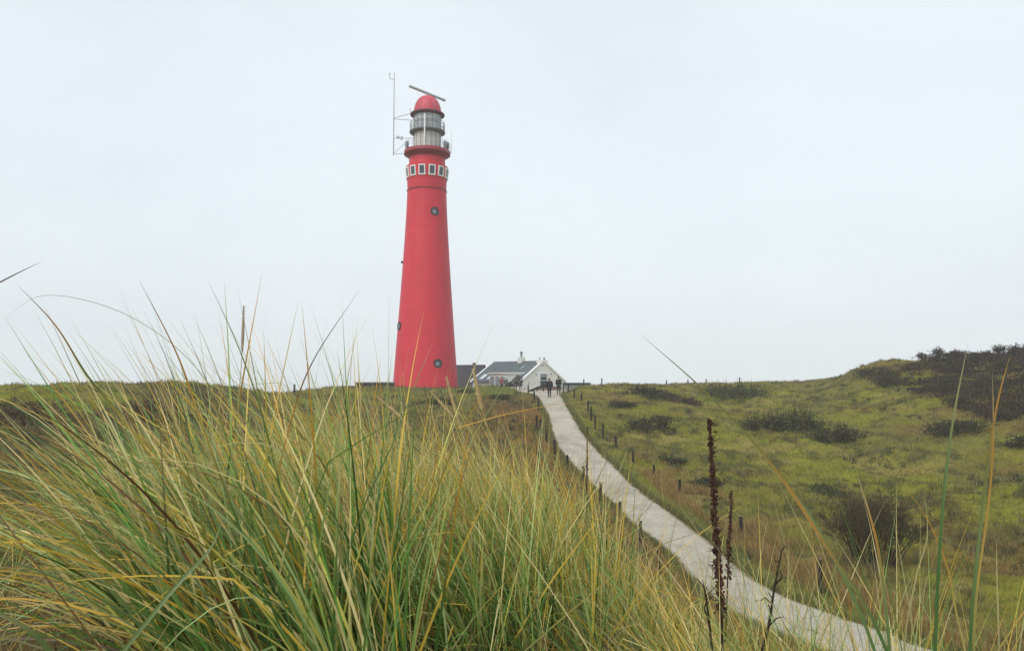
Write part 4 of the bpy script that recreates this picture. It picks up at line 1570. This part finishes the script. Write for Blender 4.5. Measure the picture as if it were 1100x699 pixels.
def h2p(a, b, z):
    v = ax * a + nx * b
    return (v.x, v.y, z)


m = MB()
for s in (1,):
    vs = [h2p(0.25, -3, 0), h2p(0.25, 3, 0), h2p(0.25, 3, 0.6), h2p(0.25, 0, rz2 - 0.12), h2p(0.25, -3, 0.6)]
    ve = [h2p(L2, -3, 0), h2p(L2, 3, 0), h2p(L2, 3, 0.6), h2p(L2, 0, rz2 - 0.12), h2p(L2, -3, 0.6)]
    m.add(vs + ve, [(0, 1, 2, 3, 4), (9, 8, 7, 6, 5), (1, 6, 7, 2), (0, 4, 9, 5), (2, 7, 8, 3), (3, 8, 9, 4)])
m.build('wall', M['white'], h2)
m = MB()
for s in (1, -1):
    p = [h2p(0, 3.4 * s, 0.35), h2p(L2 + 0.2, 3.4 * s, 0.35), h2p(L2 + 0.2, 0, rz2 - 0.1), h2p(0, 0, rz2 - 0.1)]
    m.hexa(p, [(x, y, z + 0.3) for x, y, z in p])
m.build('roof', M['thatch'], h2)
m = MB()
p0 = h2p(L2 * 0.22, 0, rz2)
m.box((p0[0], p0[1], rz2 + 0.2), (0.5, 0.5, 0.6))
m.build('chimney', M['brick'], h2, bevel=0.03)

# low flat roofed shed on the right of the cottage
s0, s1 = at(606, 411.3, 108), at(634, 411.6, 106)
sh = thing('flat_roofed_shed', ((s0[0] + s1[0]) / 2, 108, -3.2), 'long low shed with dark flat roof right of the cottage', 'shed')
wd = s1[0] - s0[0]
MB().box((0, 0, (s0[2] + 3.2 - 0.2) / 2), (wd, 3.0, s0[2] + 3.2 - 0.2)).build('wall', mat('grey_shed_wall', lin(150, 152, 150), 0.85, noise=0.1), sh)
MB().box((0, 0, s0[2] + 3.2 - 0.08), (wd + 0.3, 3.3, 0.24)).build('flat_roof', M['darkwall'], sh, bevel=0.02)

# low brick wall and sloping rail in front of the gable
b0, b1 = at(577, 422, 90), at(603, 422, 91)
bw = thing('garden_wall', ((b0[0] + b1[0]) / 2, 90.5, b0[2] - 0.4), 'low dull red brick wall across the foot of the white gable', 'wall')
MB().box((0, 0, 0.55), (b1[0] - b0[0], 0.3, 1.1)).build('brickwork', M['brick'], bw, bevel=0.02)
MB().box((0, 0, 1.13), (b1[0] - b0[0] + 0.1, 0.4, 0.07)).build('coping', M['darkwall'], bw, bevel=0.015)
r0_, r1_ = at(568, 420.3, 84), at(590, 411.5, 86)
hr = thing('handrail', (r0_[0], r0_[1], H(r0_[0], r0_[1])), 'dark sloping timber handrail in front of the white gable', 'handrail')
zo = hr.location.z
m = MB()
rel = lambda p: (p[0] - r0_[0], p[1] - r0_[1], p[2] - zo)
q0, q1 = rel(r0_), rel(r1_)
m.tube([q0, q1], 0.13, 8)
m.build('rail', M['post'], hr, True)
for f in (0.1, 0.4, 0.7, 0.97):
    p = [q0[j] + (q1[j] - q0[j]) * f for j in range(3)]
    zb_ = H(p[0] + r0_[0], p[1] + r0_[1]) - zo
    MB().tube([(p[0], p[1], min(zb_, p[2] - 0.1) - 0.2), tuple(p)], 0.08, 8).build('support_post', M['post'], hr, True)


# ------------------------------------------------------------------ shrubs and trees
def branches(height_, spread, n0, levels, rad0, seed, lean=(0, 0), base_r=0.1, updraft=0.5, kids=4):
    """branch polylines of a bare shrub or tree crown: list of (points, radii)"""
    R = random.Random(seed)
    out = []

    def grow(p, d, L, r, lev):
        pts, rs = [p.copy()], [r]
        q, dd = p.copy(), d.copy()
        nseg = 4 if lev == 0 else 3
        for i in range(nseg):
            dd = (dd + Vector((R.gauss(0, .18) + lean[0] * .15, R.gauss(0, .18) + lean[1] * .15, R.gauss(0.06 * updraft, .12)))).normalized()
            q = q + dd * (L / nseg)
            pts.append(q.copy())
            rs.append(r * (1 - 0.65 * (i + 1) / nseg))
        out.append((pts, rs))
        if lev < levels:
            for _ in range(kids + (1 if lev == 0 else 0)):
                f = R.uniform(0.35, 1.0)
                i = min(int(f * nseg), nseg - 1)
                g = f * nseg - i
                pp = pts[i].lerp(pts[i + 1], g)
                nd = (dd + Vector((R.gauss(0, .7), R.gauss(0, .7), R.gauss(0.15, .45)))).normalized()
                grow(pp, nd, L * R.uniform(0.35, 0.6), max(rs[i] * 0.55, 0.006), lev + 1)
    for k in range(n0):
        a = R.uniform(0, 2 * PI)
        s = R.uniform(0, 1) ** 0.6
        p = Vector((base_r * s * math.cos(a), base_r * s * math.sin(a), 0))
        d = Vector((spread * s * math.cos(a) + lean[0], spread * s * math.sin(a) + lean[1], height_)).normalized()
        Lk = math.hypot(spread * s, height_ * (1 - 0.35 * s)) * R.uniform(0.55, 0.8)
        grow(p, d, Lk, rad0 * R.uniform(0.7, 1.1), 0)
    return out


def branch_mesh(name, brs, col, minr=0.0, nside=3):
    Vs, Fs, Cs, o = [], [], [], 0
    for pts, rs in brs:
        P = np.array([tuple(p) for p in pts])
        T = unit(np.gradient(P, axis=0))
        u = unit(np.cross(T, np.array([0.31, 0.77, 0.55])))
        w = np.cross(T, u)
        K = len(P)
        a = np.arange(nside) * 2 * PI / nside
        r_ = np.maximum(np.array(rs), minr)[:, None, None]
        ring = P[:, None] + r_ * (u[:, None] * np.cos(a)[None, :, None] + w[:, None] * np.sin(a)[None, :, None])
        Vs.append(ring.reshape(-1, 3))
        i = (np.arange(K - 1)[:, None] * nside + np.arange(nside)[None]).ravel()
        j = (np.arange(K - 1)[:, None] * nside + (np.arange(nside)[None] + 1) % nside).ravel()
        Fs.append(np.stack([i, j, j + nside, i + nside], 1) + o)
        tone = random.uniform(0.7, 1.35)
        Cs.append(np.repeat(np.array(col)[None] * tone, K * nside, 0))
        o += K * nside
    return np_mesh(name, np.vstack(Vs), [np.vstack(Fs)], np.vstack(Cs))


# the round bare bush beside the path
bx, by, _, _ = ground_at(938, 603, 30.3)
bush = thing('bare_bush', (bx, by, H(bx, by) - 0.05), 'round leafless brown bush in the field near the lower path', 'bush')
brs = branches(2.9, 1.3, 44, 3, 0.030, 5, base_r=0.9, kids=5)
link_mesh('stems', branch_mesh('stems', [b for b in brs if b[1][0] > 0.017], lin(74, 66, 52), 0.008, 5), M['twig'], bush)
link_mesh('twigs', branch_mesh('twigs', [b for b in brs if b[1][0] <= 0.017], lin(88, 78, 54), 0.0055, 3), M['twig'], bush)


def leaf_shrub(px, py, d, wpx, hpx, col, label, dense=1.0, name='shrub', group='dark shrubs on the dune slopes', twig=lin(70, 58, 48), leafy=1.0):
    x, y, _, d = ground_at(px, py, d) if d < 100 else (*at(px, py, d), d)
    W2, Hh = wpx * d / F / 2, hpx * d / F
    root = thing(name, (x, y, H(x, y)), label, 'shrub', group)
    z0 = root.location.z
    nl = int(900 * dense * leafy * max(0.6, min(2.6, W2)))
    nclump = max(7, int(W2 * 9))
    # clumps follow the slope they grow on
    ca, cr = rng.uniform(0, 2 * PI, nclump), np.sqrt(rng.uniform(0, 1, nclump))
    cx_, cy_ = W2 * cr * np.cos(ca), W2 * 0.7 * cr * np.sin(ca)
    cz_ = height(cx_ + x, cy_ + y) - z0
    ch_ = Hh * (0.55 + 0.45 * np.sqrt(np.maximum(0, 1 - cr ** 2))) * rng.uniform(0.45, 1.05, nclump)
    k = rng.integers(0, nclump, nl)
    s = 0.20 * W2 + 0.16
    P = np.column_stack([cx_[k] + rng.normal(0, s * 0.95, nl), cy_[k] + rng.normal(0, s * 0.95, nl), cz_[k] + ch_[k] * rng.uniform(0, 1, nl) ** 0.7])
    colr = np.array(col)[None] * (rng.uniform(0.6, 1.25, (nl, 1)) * rng.uniform(0.7, 1.3, nclump)[k][:, None])
    Vv, Q, C = leaf_quads(P, 0.05 + d * 0.0007, colr)
    link_mesh('foliage', np_mesh('foliage', Vv, [Q], C), M['leaf'], root)
    nt2 = int(70 * max(1, W2))
    kk = rng.integers(0, nclump, nt2)
    base = np.column_stack([cx_[kk], cy_[kk], cz_[kk] - 0.05])
    Vv, Q, C = blades(base, rng.uniform(0, 2 * PI, nt2), rng.uniform(0.05, 0.9, nt2), rng.uniform(-0.4, 0.4, nt2), Hh * rng.uniform(0.7, 1.6, nt2),
                      np.full(nt2, d * 0.0006 + 0.008), np.repeat(np.array([twig]), nt2, 0), np.repeat(np.array([twig]), nt2, 0), K=3)
    link_mesh('twigs', np_mesh('twigs', Vv, [Q], C), M['twig'], root)
    return root


DK, DG, BN = lin(70, 69, 44), lin(82, 88, 50), lin(92, 78, 56)
for a in [(692, 425, 74, 52, 10, DK, 'flat dark scrub patch just below the crest right of the path top'),
          (668, 437, 69, 26, 7, DK, 'small low scrub tuft nearest the upper right verge posts'),
          (699, 461, 59, 42, 15, DK, 'dark mounded shrub in the middle of the slope right of the path'),
          (735, 432, 75, 30, 7, BN, 'brown low scrub below the middle crest posts'),
          (790, 427, 82, 62, 14, DG, 'broad dark green scrub under the skyline at the far shrubs'),
          (824, 461, 61, 40, 20, DK, 'dark shrub at the left end of the long scrub ridge on the slope'),
          (858, 462, 61, 48, 24, DG, 'green grey shrub in the middle of the long scrub ridge'),
          (893, 474, 57, 44, 18, DK, 'dark shrub at the lower right end of the long scrub ridge'),
          (1022, 469, 53, 66, 15, DK, 'wide dark shrub lying below the thicket at the right'),
          (1097, 478, 47, 26, 9, DK, 'small dark shrub cut by the right edge of the photo'),
          (951, 412, 80, 26, 11, DK, 'dark shrub on the left edge of the thicket hill'),
          (467, 434, 68, 34, 9, DK, 'dark shrub on the grassy hill straight below the red tower'),
          (500, 421, 78, 16, 4, DG, 'small dark tuft on the lawn before the dark roofed house'),
          (538, 428, 72, 18, 5, DG, 'flat dark tuft on the lawn left of the path top'),
          (25, 448, 39, 110, 20, BN, 'dark brown heather mound on the left dune at the photo edge'),
          (175, 452, 42, 70, 18, BN, 'dark brown heather mound behind the left marram clump'),
          (720, 497, 46.5, 24, 5, DG, 'small green tuft in the field right of the middle verge posts'),
          (757, 518, 42, 26, 6, DK, 'dark low tuft beside the lower verge posts'),
          (880, 527, 41, 30, 8, DG, 'olive tuft in the field above the round bare bush')]:
    leaf_shrub(a[0], a[1], a[2], a[3], a[4], a[5], a[6])
leaf_shrub(768, 411, 118, 40, 9, lin(78, 80, 74), 'left grey shrub of the far pair on the right skyline', group='far shrubs on the skyline')
leaf_shrub(790, 410.5, 122, 44, 10, lin(74, 76, 72), 'right grey shrub of the far pair on the right skyline', group='far shrubs on the skyline')
leaf_shrub(735, 413, 116, 34, 5, lin(84, 84, 74), 'lowest far scrub on the skyline left of the grey shrub pair', group='far shrubs on the skyline')

# thicket on the right hill: one mass
tx, ty, tw_, tcol = [], [], [], []
for _ in range(4000):
    px, d = random.uniform(925, 1260), random.uniform(52, 80)
    x = (px - CX) / F * d
    z = H(x, d) if len(tx) < 520 else 0
    ppx, ppy = in_px(np.array(x), np.array(d), np.array(z))
    lim_lo = 407 + (float(ppx) - 935) * 0.34
    if float(ppy) < min(452, lim_lo) and (float(ppx) > 988 or float(ppy) > 397):
        tx.append((x, d, z))
    if len(tx) >= 520:
        break
tx = np.array(tx)
n = len(tx)
per = 150
k = np.repeat(np.arange(n), per)
hh = rng.uniform(0.25, 0.85, n)
P = tx[k] + np.column_stack([rng.normal(0, 0.55, n * per), rng.normal(0, 0.55, n * per), hh[k] * rng.uniform(0, 1, n * per) ** 0.75])
base_cols = np.array([lin(66, 54, 44), lin(52, 52, 36), lin(80, 62, 48), lin(56, 66, 36), lin(94, 80, 50)])
bc = base_cols[rng.choice(5, n, p=[.32, .26, .22, .12, .08])] * rng.uniform(0.75, 1.2, (n, 1))
p1 = leaf_quads(P, 0.085, bc[k] * rng.uniform(0.6, 1.3, (n * per, 1)))
per2 = 26
k = np.repeat(np.arange(n), per2)
N = len(k)
base = tx[k] + np.column_stack([rng.normal(0, 0.35, N), rng.normal(0, 0.35, N), np.full(N, -0.05)])
tc_ = np.repeat(np.array([lin(80, 66, 56)]), N, 0) * rng.uniform(0.7, 1.3, (N, 1))
p2 = blades(base, rng.uniform(0, 2 * PI, N), rng.uniform(0.05, 0.8, N), rng.uniform(-0.3, 0.5, N), hh[k] * rng.uniform(0.9, 1.7, N), np.full(N, 0.045), tc_, tc_, K=3)
Vv, Q, C = join([p1, p2])
o = link_mesh('thicket', np_mesh('thicket', Vv, [Q], C), M['leaf'])
tag(o, 'dense dark brown thicket covering the right hill', 'thicket', kind='stuff')

TREE_LABELS = [(1009, 387, 78.5, 17, 14, 'twiggy bare tree at the left end of the row on the right crest', 0.0),
               (1030, 387, 77, 13, 10, 'low bare tree second from the left on the right crest', 0.0),
               (1050, 386, 76, 8, 8, 'smallest bare tree in the middle of the right crest', 0.0),
               (1062, 386, 75.5, 10, 8, 'bare tree right of the smallest one on the right crest', 0.0),
               (1077, 384, 74, 18, 14, 'spreading bare tree, second from the right edge of the photo, on the right crest', 0.0),
               (1091, 383, 73, 16, 14, 'tree with open forked limbs at the right end of the crest', 0.0),
               (1104, 383, 72, 18, 14, 'bare tree cut by the right edge on the crest', 0.0),
               (1021, 387, 78, 14, 9, 'bushy bare tree between the two leftmost taller trees on the right crest', 0.0),
               (1040, 386, 76.5, 14, 8, 'low wide bare tree just left of the smallest one on the right crest', 0.0),
               (992, 390, 80, 9, 7, 'tiny twiggy tree left of the row, at the top of the green crest', 0.0)]
for q, (px, py, d, wpx, hpx, lab, leafy) in enumerate(TREE_LABELS):
    x, y, _ = at(px, py, d)
    z = H(x, y)
    z1 = at(px, py - hpx - 5, d)[2]
    Hh = max(1.3, z1 - z)
    t = thing('bare_tree', (x, y, z), lab, 'tree', 'bare trees along the right crest')
    R = random.Random(100 + q)
    stems = []
    for _ in range(4):
        ex = Vector((R.uniform(-.5, .5), R.uniform(-.3, .3), Hh * R.uniform(0.3, 0.45)))
        stems.append(([Vector((ex.x * .2, ex.y * .2, -0.2)), ex * 0.5 + Vector((R.uniform(-.1, .1), 0, 0)), ex], [0.07, 0.05, 0.035]))
    link_mesh('trunk', branch_mesh('trunk', stems, lin(78, 68, 60), 0, 6), M['twig'], t)
    brs = []
    for q2, (sp_, _r) in enumerate(stems):
        for pts, rs in branches(Hh * 0.62, wpx * d / F * 0.55, 5, 3, 0.028, 200 + q * 7 + q2, base_r=0.05, kids=4, lean=(-0.25, 0)):
            brs.append(([p + sp_[1] for p in pts], rs))
    link_mesh('crown', branch_mesh('crown', brs, lin(92, 82, 76), 0.0085, 3), M['twig'], t)
    if leafy > 0:
        ends = np.array([tuple(b[0][-1]) for b in brs])
        P = np.repeat(ends, 2, 0) + rng.normal(0, 0.08, (len(ends) * 2, 3))
        Vv, Q, C = leaf_quads(P, 0.07, np.repeat(np.array([lin(58, 50, 42)]), len(P), 0) * rng.uniform(0.7, 1.2, (len(P), 1)))
        link_mesh('foliage', np_mesh('foliage', Vv, [Q], C), M['leaf'], t)

# wind-sheared tree beside the white gable
x, y, _ = at(553, 418, 92)
z = H(x, y)
wt = thing('windswept_tree', (x, y, z - 0.05), 'dark windswept scrubby tree on several stems left of the white gable', 'tree')
R = random.Random(4)
st, crn = [], []
for k in range(7):
    xx_ = -0.85 + 1.7 * k / 6
    top = 0.55 + 0.75 * k / 6
    st.append(([Vector((xx_ * 0.9, R.uniform(-.3, .3), -0.2)), Vector((xx_ + R.uniform(-.1, .1), 0, top * 0.5)), Vector((xx_, R.uniform(-.2, .2), top))], [0.06, 0.05, 0.04]))
link_mesh('trunk', branch_mesh('trunk', st, lin(60, 54, 48), 0, 6), M['twig'], wt)
nl = 900
u = rng.uniform(0, 1, nl)
P = np.column_stack([-1.05 + 2.0 * u + rng.normal(0, .06, nl), rng.normal(0, 0.35, nl), (0.45 + 0.15 * u) + rng.uniform(0, 1, nl) * (0.15 + 1.25 * np.minimum(u * 1.5, 1) * (1 - 0.35 * np.maximum(0, u - .75) * 4))])
Vv, Q, C = leaf_quads(P, 0.09, np.repeat(np.array([lin(56, 50, 44)]), nl, 0) * rng.uniform(0.6, 1.4, (nl, 1)))
link_mesh('foliage', np_mesh('foliage', Vv, [Q], C), M['leaf'], wt)


# ------------------------------------------------------------------ people
def skin_obj(name, verts, edges, radii, material, parent, root=0, sub=2):
    me = bpy.data.meshes.new(name)
    me.from_pydata(verts, edges, [])
    o = link_mesh(name, me, material, parent)
    md = o.modifiers.new('skin', 'SKIN')
    sv = me.skin_vertices[0].data if me.skin_vertices else None
    if sv is None:
        bpy.context.view_layer.objects.active = o
        me.skin_vertices.new() if hasattr(me.skin_vertices, 'new') else None
        sv = me.skin_vertices[0].data
    for i, r_ in enumerate(radii):
        sv[i].radius = r_ if isinstance(r_, tuple) else (r_, r_)
        sv[i].use_root = (i == root)
    md.use_smooth_shade = True
    s = o.modifiers.new('sub', 'SUBSURF')
    s.levels = s.render_levels = sub
    return o


def person(px, py, d, height_, rz, coat, trousers, hair, label, stride=0.12, arms=0.1, coat_len=0.80, hatc=None, hands_front=False):
    x, y, _ = at(px, py, d)
    pd_, pz_, _ = path_info([x], [y])
    z = float(pz_[0]) + 0.02 if pd_[0] < 0 else H(x, y)
    root = thing('person', (x, y, z), label, 'person', 'people near the cottage', rz)
    s = height_ / 1.75
    root.scale = (s, s, s)
    st = stride
    hy = 0.12 if hands_front else 0.02
    V = {'pel': (0, 0, 0.93), 'wai': (0, 0, 1.06), 'che': (0, 0.01, 1.28), 'shl': (0, 0.0, 1.42), 'nec': (0, 0.0, 1.49), 'hea': (0, 0.02, 1.58), 'top': (0, 0.01, 1.68)}
    E = [('pel', 'wai'), ('wai', 'che'), ('che', 'shl'), ('shl', 'nec'), ('nec', 'hea'), ('hea', 'top')]
    Rr = {'pel': (.14, .10), 'wai': (.125, .09), 'che': (.15, .105), 'shl': (.12, .08), 'nec': .052, 'hea': (.082, .10), 'top': (.062, .072)}
    for sd_, nm in ((-1, 'l'), (1, 'r')):
        f = st * sd_
        V.update({nm + 'sh': (.185 * sd_, 0, 1.40), nm + 'el': (.245 * sd_, -0.02 - arms * sd_ * .3, 1.13), nm + 'wr': (.235 * sd_, hy + 0.03 - arms * sd_, 0.90), nm + 'ha': (.225 * sd_, hy + .05 - arms * sd_, 0.82),
                  nm + 'hp': (.09 * sd_, 0, 0.88), nm + 'kn': (.10 * sd_, .03 + f * .55, 0.49), nm + 'an': (.10 * sd_, f - 0.02, 0.085), nm + 'to': (.115 * sd_, f + .14, 0.035)})
        E += [('shl', nm + 'sh'), (nm + 'sh', nm + 'el'), (nm + 'el', nm + 'wr'), (nm + 'wr', nm + 'ha'), ('pel', nm + 'hp'), (nm + 'hp', nm + 'kn'), (nm + 'kn', nm + 'an'), (nm + 'an', nm + 'to')]
        Rr.update({nm + 'sh': .058, nm + 'el': .043, nm + 'wr': .028, nm + 'ha': (.036, .022), nm + 'hp': .085, nm + 'kn': .056, nm + 'an': .04, nm + 'to': .035})
    names = list(V)
    ix = {n_: i for i, n_ in enumerate(names)}
    skin_obj('body', [V[n_] for n_ in names], [(ix[a], ix[b]) for a, b in E], [Rr[n_] for n_ in names], M['skin'], root)

    def sub(nms, edges, grow, name, mt, extra=None):
        vv = [V[n_] for n_ in nms]
        rr2 = []
        for n_ in nms:
            q = Rr[n_]
            q = q if isinstance(q, tuple) else (q, q)
            g = (extra or {}).get(n_, grow)
            rr2.append((q[0] + g, q[1] + g))
        i2 = {n_: i for i, n_ in enumerate(nms)}
        return skin_obj(name, vv, [(i2[a], i2[b]) for a, b in edges], rr2, mt, root)
    V['hem'] = (0, 0.0, coat_len)
    Rr['hem'] = (.16, .13)
    nm_ = ['pel', 'hem', 'wai', 'che', 'shl', 'nec'] + [a + b for a in 'lr' for b in ('sh', 'el', 'wr')]
    sub(nm_, [('hem', 'pel'), ('pel', 'wai'), ('wai', 'che'), ('che', 'shl'), ('shl', 'nec')] + [e for a in 'lr' for e in (('shl', a + 'sh'), (a + 'sh', a + 'el'), (a + 'el', a + 'wr'))],
        0.06, 'coat', coat, {'nec': 0.012})
    sub(['pel'] + [a + b for a in 'lr' for b in ('hp', 'kn', 'an')], [e for a in 'lr' for e in (('pel', a + 'hp'), (a + 'hp', a + 'kn'), (a + 'kn', a + 'an'))], 0.02, 'trousers', trousers)
    for a, sd_ in (('l', -1), ('r', 1)):
        f = st * sd_
        m = MB()
        m.ellip((.108 * sd_, f + 0.055, 0.05), (.052, .145, .055), 12, 8)
        m.build('shoe', M['stalkdark'], root, True)
        m = MB()
        hx_, hy_, hz_ = V[a + 'ha']
        for k in range(4):
            xx_ = hx_ - 0.004 * sd_
            yy_ = hy_ - 0.03 + 0.02 * k
            ln = (0.065, 0.08, 0.075, 0.06)[k]
            m.tube([(xx_, yy_, hz_ + 0.015), (xx_ - .006 * sd_, yy_ + .004, hz_ - ln * .5), (xx_ - .02 * sd_, yy_ + .006, hz_ - ln)], [.010, .009, .007], 6)
        m.tube([(hx_, hy_ + .03, hz_ + .04), (hx_ - .012 * sd_, hy_ + .055, hz_ + .005), (hx_ - .02 * sd_, hy_ + .06, hz_ - .025)], [.012, .010, .008], 6)
        m.build('fingers', M['skin'], root, True)
    m = MB()
    m.ellip((0, -0.005, 1.645), (.088, .105, .10), 14, 10)
    m.build('hair' if hatc is None else 'hat', hair if hatc is None else hatc, root, True)
    m = MB()
    for sd_ in (-1, 1):
        m.ellip((.088 * sd_, 0.02, 1.60), (.014, .025, .034), 8, 6)
    m.ellip((0, 0.122, 1.59), (.014, .022, .024), 8, 6)
    m.build('face_features', M['skin'], root, True)
    m = MB()
    for sd_ in (-1, 1):
        m.ellip((.033 * sd_, 0.106, 1.615), (.012, .008, .008), 8, 6)
    m.ellip((0, 0.110, 1.55), (.024, .006, .006), 8, 6)
    m.build('eyes_and_mouth', M['hair'], root, True)
    return root


person(590.2, 427, 71.5, 1.86, rad(5), cloth('black_jacket', 34, 35, 42), cloth('dark_grey_trousers', 52, 52, 58), M['hair'],
       'person in a black jacket seen from behind walking up the path', 0.10, 0.10)
person(600.2, 424.3, 76, 1.80, rad(-15), cloth('dark_green_jacket', 44, 56, 48), cloth('brown_green_trousers', 58, 54, 42), M['hair'],
       'person in a dark green jacket standing at the right edge of the path top', 0.05, 0.05)
person(538.6, 417, 93, 1.66, rad(150), cloth('faded_red_top', 150, 88, 92), cloth('black_trousers', 40, 34, 40), M['hair'],
       'person in a faded red top and black trousers before the sun room', 0.05, 0.05)
person(543.6, 417, 94, 1.60, rad(200), cloth('blue_grey_coat', 92, 106, 112), cloth('dark_teal_trousers', 48, 62, 66), M['hair'],
       'person in a blue grey coat and teal trousers before the sun room', 0.05, 0.05)

# ------------------------------------------------------------------ light, sky, haze
SUN_EL, SUN_AZ = rad(48), rad(215)     # behind the camera, a little to the left; azimuth from +y clockwise
sd_ = bpy.data.lights.new('sun', 'SUN')
sd_.energy = 1.5
sd_.angle = rad(35)
sd_.color = (1.0, 0.97, 0.92)
so = bpy.data.objects.new('sun', sd_)
COL.objects.link(so)
to_sun = Vector((math.sin(SUN_AZ) * math.cos(SUN_EL), math.cos(SUN_AZ) * math.cos(SUN_EL), math.sin(SUN_EL)))
so.rotation_euler = to_sun.to_track_quat('Z', 'Y').to_euler()
so.location = to_sun * 60

w = bpy.data.worlds.new('World')
scene.world = w
w.use_nodes = True
nt = w.node_tree
bg = nt.nodes['Background']
sky = nt.nodes.new('ShaderNodeTexSky')
sky.sky_type = 'NISHITA'
sky.sun_disc = False
sky.sun_elevation = SUN_EL
sky.sun_rotation = SUN_AZ
sky.dust_density = 4
sky.air_density = 1
tc = nt.nodes.new('ShaderNodeTexCoord')
nz = nt.nodes.new('ShaderNodeTexNoise')
nz.inputs['Scale'].default_value = 1.6
nz.inputs['Detail'].default_value = 4
nz.inputs['Roughness'].default_value = 0.5
mpw = nt.nodes.new('ShaderNodeMapping')
mpw.inputs['Scale'].default_value = (1, 1, 2.2)
nt.links.new(tc.outputs['Generated'], mpw.inputs['Vector'])
nt.links.new(mpw.outputs[0], nz.inputs['Vector'])
rp = nt.nodes.new('ShaderNodeValToRGB')       # cloud sheet, brighter and darker parts
rp.color_ramp.elements[0].position = 0.36
rp.color_ramp.elements[0].color = (0.476, 0.521, 0.558, 1)
rp.color_ramp.elements[1].position = 0.64
rp.color_ramp.elements[1].color = (0.535, 0.579, 0.609, 1)
nt.links.new(nz.outputs['Fac'], rp.inputs['Fac'])
ml = nt.nodes.new('ShaderNodeVectorMath')
ml.operation = 'SCALE'
ml.inputs['Scale'].default_value = 10.0
nt.links.new(rp.outputs['Color'], ml.inputs[0])
mxw = nt.nodes.new('ShaderNodeMix')
mxw.data_type = 'RGBA'
mxw.inputs['Factor'].default_value = 0.93     # closed cloud cover over the clear sky
nt.links.new(sky.outputs['Color'], mxw.inputs['A'])
nt.links.new(ml.outputs['Vector'], mxw.inputs['B'])
nt.links.new(mxw.outputs['Result'], bg.inputs['Color'])
bg.inputs['Strength'].default_value = 0.1

HAZE = True
if HAZE:
    hz = MB().box((0, 0, 4.0), (1560, 1560, 72)).build('haze', None)
    mh = bpy.data.materials.new('sea_mist')
    mh.use_nodes = True
    nh = mh.node_tree
    nh.nodes.remove(nh.nodes['Principled BSDF'])
    pvn = nh.nodes.new('ShaderNodeVolumePrincipled')
    pvn.inputs['Color'].default_value = (0.97, 0.985, 1.0, 1)
    pvn.inputs['Density'].default_value = 0.0008
    pvn.inputs['Anisotropy'].default_value = -0.1
    nh.links.new(pvn.outputs[0], nh.nodes['Material Output'].inputs['Volume'])
    hz.data.materials.append(mh)
    tag(hz, 'thin pale sea mist over the dunes', 'mist', kind='stuff')

scene.view_settings.view_transform = 'Standard'
scene.view_settings.look = 'None'
scene.view_settings.exposure = 0.74
scene.view_settings.gamma = 1.0
scene.view_settings.use_curve_mapping = False
scene.cycles.max_bounces = 5
scene.cycles.diffuse_bounces = 3
scene.cycles.transparent_max_bounces = 8
scene.cycles.volume_bounces = 2
scene.cycles.use_denoising = True
